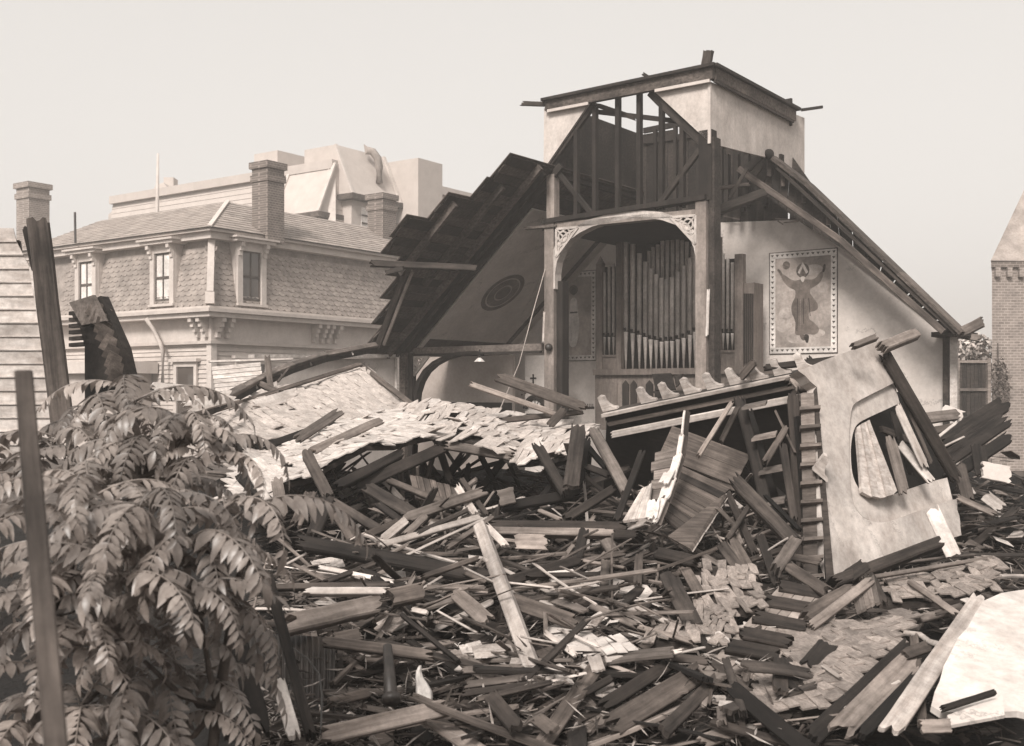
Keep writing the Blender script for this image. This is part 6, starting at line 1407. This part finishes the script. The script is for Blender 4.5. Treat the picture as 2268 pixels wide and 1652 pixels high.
scatter_boards(42, (1110, 1220, 1480, 1400), 'loose board between pole and shingle pile', 'boards right of the weathered pole', MD, (.5, 1.7), (.02, .10), 54, tiltmax=24)
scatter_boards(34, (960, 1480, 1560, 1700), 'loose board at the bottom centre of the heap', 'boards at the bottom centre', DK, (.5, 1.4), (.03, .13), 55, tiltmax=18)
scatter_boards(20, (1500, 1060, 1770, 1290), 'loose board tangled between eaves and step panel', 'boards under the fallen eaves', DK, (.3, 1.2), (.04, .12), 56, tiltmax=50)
scatter_boards(24, (1840, 1230, 2240, 1340), 'loose board in front of the tilted wall', 'boards before the tilted wall', MD, (.5, 1.6), (.02, .08), 57, tiltmax=7, yaw=(-30, 60))
scatter_boards(22, (2090, 940, 2268, 1210), 'loose board at the edge behind the tilted wall', 'boards at the right edge', DK, (.4, 1.4), (.05, .15), 58, tiltmax=25)
scatter_boards(22, (960, 895, 1310, 940), 'loose board on the far crest before the church', 'boards on the far crest', DK, (.4, 1.2), (.06, .16), 59, tiltmax=10, z0=(.45, .62))
scatter_boards(18, (740, 1440, 1010, 1700), 'loose board in the chips near the stove pipe', 'boards near the stove pipe', DK, (.2, .7), (.03, .09), 60, tiltmax=12)
scatter_boards(16, (1560, 1480, 1760, 1700), 'loose board between heap and shingled strip', 'boards below the step panel', DK, (.3, .9), (.05, .12), 61, tiltmax=14)
scatter_boards(14, (300, 880, 640, 1080), 'loose board behind the leaf tops', 'boards behind the leaves', MD, (.4, 1.2), (.05, .14), 62, tiltmax=20)
LT = ['wood_grey', 'wood_pale', 'wood_mid', 'wood_grey']
def laths(n, box, label, group, seed, lens=(.4, 1.3), z0=(.06, .28), tilt=22, yaw=None):
    random.seed(seed); items = []; k = 0; tries = 0
    while k < n and tries < n*8:
        tries += 1; x, y = rnd(box[0], box[2]), rnd(box[1], box[3]); p, d = hit(x, y)
        if p is None or d > 20: continue
        L = rnd(*lens); a_ = R(rnd(*yaw)) if yaw else rnd(0, math.pi); ti = R(rnd(-tilt, tilt)); ax = Vector((math.cos(a_)*math.cos(ti), math.sin(a_)*math.cos(ti), math.sin(ti))); q = p + Vector((0, 0, rnd(*z0))); mm = random.choice(LT); wd = rnd(.014, .038)
        ob_ = plank('lath', q - ax*L/2, q + ax*L/2, wd, rnd(.006, .012), mm, label, 'lath', group, face=Vector((rnd(-.8, .8), rnd(-1, .2), 1)), jag=L*rnd(.03, .16), bow=rnd(-.025, .025)*L)
        items.append((ob_, ('long ' if L > sum(lens)/2 else 'short ') + ('thin ' if wd < .026 else 'flat ') + TONE[mm], label, x)); k += 1
    LOOSE.append(items)
laths(34, (660, 1080, 1070, 1240), 'lath sticking out below the bright roof edge', 'laths below the bright roof', 151, tilt=45)
laths(34, (1090, 1060, 1470, 1240), 'lath around the level double beam', 'laths around the double beam', 152, tilt=40)
laths(40, (650, 1240, 1060, 1420), 'lath between leaves and weathered pole', 'laths left of the pole', 153, tilt=30)
laths(44, (1100, 1240, 1500, 1480), 'lath between pole and wide sliding board', 'laths right of the pole', 154, tilt=30)
laths(34, (960, 1470, 1580, 1660), 'lath along the bottom centre', 'laths at the bottom centre', 155, lens=(.3, .9), z0=(.04, .16))
laths(26, (1500, 1100, 1780, 1290), 'lath below the fallen eaves', 'laths below the eaves', 156, tilt=55)
laths(34, (1820, 1230, 2250, 1400), 'lath strewn before the tilted wall', 'laths before the tilted wall', 157, tilt=10, z0=(.03, .12))
laths(18, (2090, 920, 2260, 1210), 'lath behind the tilted wall', 'laths behind the tilted wall', 158, tilt=25)
scatter_boards(26, (660, 1040, 1080, 1200), 'steep board standing under the bright roof edge', 'steep boards under the roof', DK + ['wood_grey', 'wood_pale'], (.5, 1.1), (.05, .12), 251, tiltmax=75, z0=(.1, .4))
scatter_boards(20, (1100, 1040, 1480, 1200), 'steep board standing around the double beam', 'steep boards around the double beam', DK + ['wood_grey'], (.5, 1.1), (.05, .12), 252, tiltmax=75, z0=(.1, .35))
scatter_boards(16, (1500, 1060, 1770, 1260), 'steep board standing under the fallen eaves', 'steep boards under the eaves', DK + ['wood_grey', 'wood_pale'], (.4, 1.1), (.04, .10), 253, tiltmax=80, z0=(.1, .4))
# ------------------------------------------------------------------ torn shingles and plaster scraps
def scatter_scraps(n, box, label, group, mats, size, seed, name='shingle_scrap', cat='scrap'):
    random.seed(seed); k = 0; tries = 0; items = []
    while k < n and tries < n*6:
        tries += 1
        x = rnd(box[0], box[2]); p, d = hit(x, rnd(box[1], box[3]))
        if p is None or d > 20: continue
        s_ = rnd(*size); a_ = rnd(0, 6.28)
        mt = basis(p + Vector((0, 0, rnd(.03, .12))), Vector((math.cos(a_), math.sin(a_), rnd(-.25, .25))), Vector((rnd(-.6, .6), rnd(-.8, .3), 1))) @ Matrix.Diagonal((s_, s_*rnd(.5, .9), rnd(.005, .011), 1))
        mm = random.choice(mats); kd = random.randrange(10); ob_ = tag(link(name, plate(kd, mm), None, None, mt), label, cat, group); k += 1
        items.append((ob_, ('large ' if s_ > sum(size)/2 else 'small ') + ('square ' if kd < 4 else 'clipped ' if kd < 7 else 'ragged ') + TONE[mm], label, x))
    LOOSE.append(items)
SL = ['slate', 'slate_bright', 'slate_bright', 'slate_bright', 'slate_dark', 'wood_grey', 'wood_pale']
scatter_scraps(64, (1100, 1230, 1500, 1400), 'torn shingle between pole and shingle pile', 'shingle scraps right of the pole', SL, (.14, .38), 71)
scatter_scraps(50, (680, 1230, 1060, 1400), 'torn shingle lying left of the weathered pole', 'shingle scraps left of the pole', SL, (.12, .34), 72)
scatter_scraps(60, (1010, 1440, 1560, 1560), 'torn shingle before the white tiled slabs', 'shingle scraps before the tiled slabs', SL, (.10, .28), 73)
scatter_scraps(44, (1820, 1220, 2230, 1400), 'torn shingle strewn below the tilted wall', 'shingle scraps below the tilted wall', SL, (.10, .24), 74)
scatter_scraps(26, (1560, 1380, 1760, 1640), 'torn shingle lying near the step panel', 'shingle scraps by the step panel', SL, (.08, .2), 75)
scatter_scraps(24, (640, 1080, 1060, 1230), 'torn shingle among boards below the bright roof', 'shingle scraps below the roof', SL, (.10, .25), 76)
scatter_scraps(26, (2080, 930, 2268, 1230), 'torn shingle at the right edge of the debris', 'shingle scraps at the right edge', SL, (.12, .28), 77)
scatter_scraps(14, (1200, 1360, 1460, 1470), 'white plaster crumb beside the tiled slabs', 'plaster crumbs by the tiled slabs', ['plaster_white'], (.06, .14), 78, 'plaster_scrap')
# chips too small to count
def clear(p): return p.x > 1.75 and p.y < 8.9 and random.random() < .85      # the slated strip lies almost bare
def chips(n, box, m, size, seed, name):
    random.seed(seed); mb = MB(); k = 0; tries = 0
    while k < n and tries < n*4:
        tries += 1
        p, d = hit(rnd(box[0], box[2]), rnd(box[1], box[3]))
        if p is None or d > 20 or clear(p): continue
        s_ = rnd(*size); ax = Vector((rnd(-1, 1), rnd(-1, 1), rnd(-.4, .4))).normalized(); up = Vector((rnd(-.5, .5), rnd(-.5, .5), 1)).normalized(); sd_ = up.cross(ax).normalized()
        asp = rnd(.05, .22) if random.random() < .7 else rnd(.3, .8); mb.box(p + Vector((0, 0, rnd(-.16, .05))), ax*s_, sd_*s_*asp, ax.cross(sd_)*s_*.05); k += 1
    tag(mb.build(name, M[m]), kind='stuff')
full = (560, 1060, 2268, 1700)
chips(2200, full, 'wood_mid', (.02, .12), 81, 'wood_chips')
chips(1800, full, 'wood_grey', (.02, .11), 82, 'pale_wood_chips')
chips(1300, full, 'slate', (.02, .06), 83, 'shingle_chips')
chips(900, (560, 1500, 1000, 1645), 'wood_pale', (.012, .035), 84, 'lath_chips')
chips(500, (1000, 1400, 1600, 1560), 'plaster_white', (.01, .03), 85, 'plaster_chips')
chips(1200, full, 'wood_dark', (.05, .22), 86, 'dark_splinters')
def slivers(n, box, m, seed, name):
    random.seed(seed); mb = MB(); k = 0
    for _ in range(n*3):
        if k >= n: break
        p, d = hit(rnd(box[0], box[2]), rnd(box[1], box[3]))
        if p is None or d > 18 or clear(p): continue
        L = rnd(.06, .28); ax = Vector((rnd(-1, 1), rnd(-1, 1), rnd(-.35, .5))).normalized(); sd_ = ax.cross(Vector((rnd(-.5, .5), rnd(-.5, .5), 1))).normalized(); up = sd_.cross(ax); w_ = rnd(.003, .011); c_ = p + Vector((0, 0, rnd(.02, .18)))
        mid_ = c_ + up*L*rnd(-.06, .06)
        mb.add([c_ - ax*L/2, mid_ - sd_*w_ - up*w_*.4, mid_ + sd_*w_ - up*w_*.4, mid_ + up*w_*.6, c_ + ax*L/2], [(0, 2, 1), (0, 1, 3), (0, 3, 2), (4, 1, 2), (4, 3, 1), (4, 2, 3)]); k += 1
    tag(mb.build(name, M[m]), kind='stuff')
slivers(800, full, 'wood_pale', 87, 'pale_splinters')
slivers(1200, full, 'wood_mid', 88, 'brown_splinters')
# ------------------------------------------------------------------ feathery-leaved tree in the left foreground
def frond_mesh(seed, L=.62, pairs=14, droop=1.0):
    random.seed(seed); vs = []; fs = []
    n = 14; pts = []; p = Vector((0, 0, 0)); ang = R(38 + rnd(-10, 10)); side = rnd(-.15, .15)
    for i in range(n + 1):
        pts.append(p.copy()); t = i/n; a_ = ang - droop*R(125)*t**1.1
        p = p + Vector((math.cos(a_), side*t, math.sin(a_))) * (L/n)
    def leaflet(b, ax, nm, ln, wd):
        sd_ = nm.cross(ax).normalized(); k = len(vs); cur = rnd(.05, .55)
        st = [(0, .12), (.22, .8), (.5, 1.0), (.78, .62), (1.0, .02)]
        for t, w_ in st:
            c_ = b + ax*ln*t - nm*ln*cur*t*t
            vs.extend([tuple(c_ - sd_*wd*w_*.5 + nm*wd*.12*w_), tuple(c_), tuple(c_ + sd_*wd*w_*.5 + nm*wd*.12*w_)])
        for i in range(4):
            a0 = k + 3*i; fs.extend([(a0, a0+1, a0+4, a0+3), (a0+1, a0+2, a0+5, a0+4)])
    for j in range(pairs):
        t = .14 + .84*j/(pairs-1); f = t*n; i = min(n-1, int(f)); b = pts[i].lerp(pts[i+1], f-i); tg = (pts[i+1]-pts[i]).normalized()
        nm = Vector((-tg.z, 0, tg.x)); lt = .128*(1 - .5*abs(t-.4)*1.4)
        for s_ in (-1, 1):
            if random.random() < .07: continue
            ax = (Vector((0, s_, 0))*1.0 + tg*rnd(.2, .6) - Vector((0, 0, 1))*rnd(.15, .55)).normalized(); nn = (nm + Vector((0, s_*.25, .2)) + Vector((rnd(-.3, .3), rnd(-.3, .3), rnd(-.1, .1)))).normalized(); nn = (nn - ax*nn.dot(ax)).normalized()
            lv = lt*rnd(.7, 1.12); leaflet(b, ax, nn, lv, lv*rnd(.32, .44))
    tg = (pts[-1]-pts[-2]).normalized(); leaflet(pts[-1], tg, Vector((-tg.z, 0, tg.x)), .11, .045)
    mb = MB(); mb.v = list(vs); mb.f = list(fs); mb.tube(pts, [.006 - .004*i/n for i in range(n+1)], 5)
    me = bpy.data.meshes.new('leaf'); me.from_pydata(mb.v, [], mb.f); me.update(); me.materials.append(M['leaf'])
    me.polygons.foreach_set('use_smooth', [True]*len(me.polygons)); return me
fr_ = [frond_mesh(900 + i, rnd(.5, .72), random.choice((13, 14, 15, 16)), rnd(.6, 1.25)) for i in range(12)]
random.seed(99)
tree = empty('feathery_tree', (-1.9, 4.6, 0), 'feathery-leaved young tree drooping over the left foreground', 'tree')
tips = [(300, 862, 5.6), (410, 930, 5.0), (210, 905, 5.6), (120, 960, 5.4), (330, 985, 5.0), (440, 985, 5.0), (200, 1075, 4.3), (90, 1120, 4.5), (330, 1110, 4.2), (420, 1150, 4.3), (500, 1105, 4.5), (440, 1210, 4.3), (270, 1220, 4.0), (120, 1270, 4.1), (380, 1290, 4.1), (200, 1390, 4.1), (445, 1330, 4.5), (90, 1420, 4.3), (320, 1430, 4.3), (400, 1480, 4.7), (180, 1530, 4.3), (280, 1580, 4.5), (60, 1580, 4.3), (380, 1610, 4.6), (40, 1010, 5.2), (30, 1300, 4.6), (250, 1020, 5.6), (380, 1060, 5.4), (150, 1200, 5.0), (300, 1330, 5.0)]
tk_ = [Vector((-1.75, 4.8, -.05)), Vector((-1.72, 4.75, .8)), Vector((-1.68, 4.8, 1.5)), Vector((-1.7, 5.0, 2.2))]
MB().tube(tk_, [.05, .042, .032, .02], 8).build('trunk', M['stem'], tree, smooth=True)
tk2 = [Vector((-1.35, 4.6, -.05)), Vector((-1.3, 4.55, .6)), Vector((-1.22, 4.55, 1.3)), Vector((-1.15, 4.7, 1.9))]
MB().tube(tk2, [.04, .034, .025, .016], 8).build('trunk', M['stem'], tree, smooth=True)
tk3 = [Vector((-2.0, 4.4, -.05)), Vector((-1.95, 4.35, .9)), Vector((-1.85, 4.4, 1.7))]
MB().tube(tk3, [.04, .032, .018], 8).build('trunk', M['stem'], tree, smooth=True)
alltk = tk_ + tk2 + tk3
for (x, y, d) in tips:
    c = P(x, y, d); c.z -= .06
    b_ = min((q for q in alltk if q.z < c.z + .2), key=lambda q: (q - c).length, default=tk_[0])
    MB().tube([b_, (b_ + c)/2 + Vector((0, 0, -.05)), c], [.016, .013, .008], 6).build('branch', M['stem'], tree, smooth=True)
    nf = random.choice((6, 7, 8)); a0 = rnd(0, 6.28)
    for k in range(nf):
        az_ = a0 + 2*math.pi*k/nf + rnd(-.3, .3); s_ = rnd(.55, 1.0)
        mt = Matrix.Translation(c + Vector((0, 0, rnd(-.06, .05)))) @ Matrix.Rotation(az_, 4, 'Z') @ Matrix.Rotation(rnd(-.25, .3), 4, 'Y') @ Matrix.Rotation(rnd(-.25, .25), 4, 'X') @ Matrix.Scale(s_, 4)
        link('leaf', random.choice(fr_), None, tree, mt)
plank('leaning_pole', P(52, 830, 2.9), P(128, 1700, 2.2), .046, .035, 'wood_mid', 'blurred wooden pole leaning in the near left foreground', 'pole', jag=0)

# ------------------------------------------------------------------ loose pieces buried out of sight are left out; the rest are told apart
dg = bpy.context.evaluated_depsgraph_get(); dg.update(); eye = Vector((0, 0, EYE))
gone = []
for items in LOOSE:
    keep = []
    for it in items:
        o_ = it[0]; mw = o_.matrix_world; vs_ = [mw @ v.co for v in o_.data.vertices]; nv_ = len(vs_); seen = 0
        st = max(1, nv_ // 11); c_ = sum(vs_, Vector()) / nv_
        for q in [v.lerp(c_, .12) for v in vs_[::st]] + [c_]:
            px = CX + (q.x / q.y) * FPX; py = HZ + (EYE - q.z) / q.y * FPX
            if not (0 < px < 2268 and 0 < py < 1652): continue
            ok, _, _, _, ho_, _ = sc.ray_cast(dg, eye, (q - eye).normalized())
            if ok and ho_.name == o_.name: seen += 1
            if seen >= 2: break
        if seen >= 2: keep.append(it)
        else: gone.append(o_)
    single_out(keep)
bpy.data.batch_remove(gone)
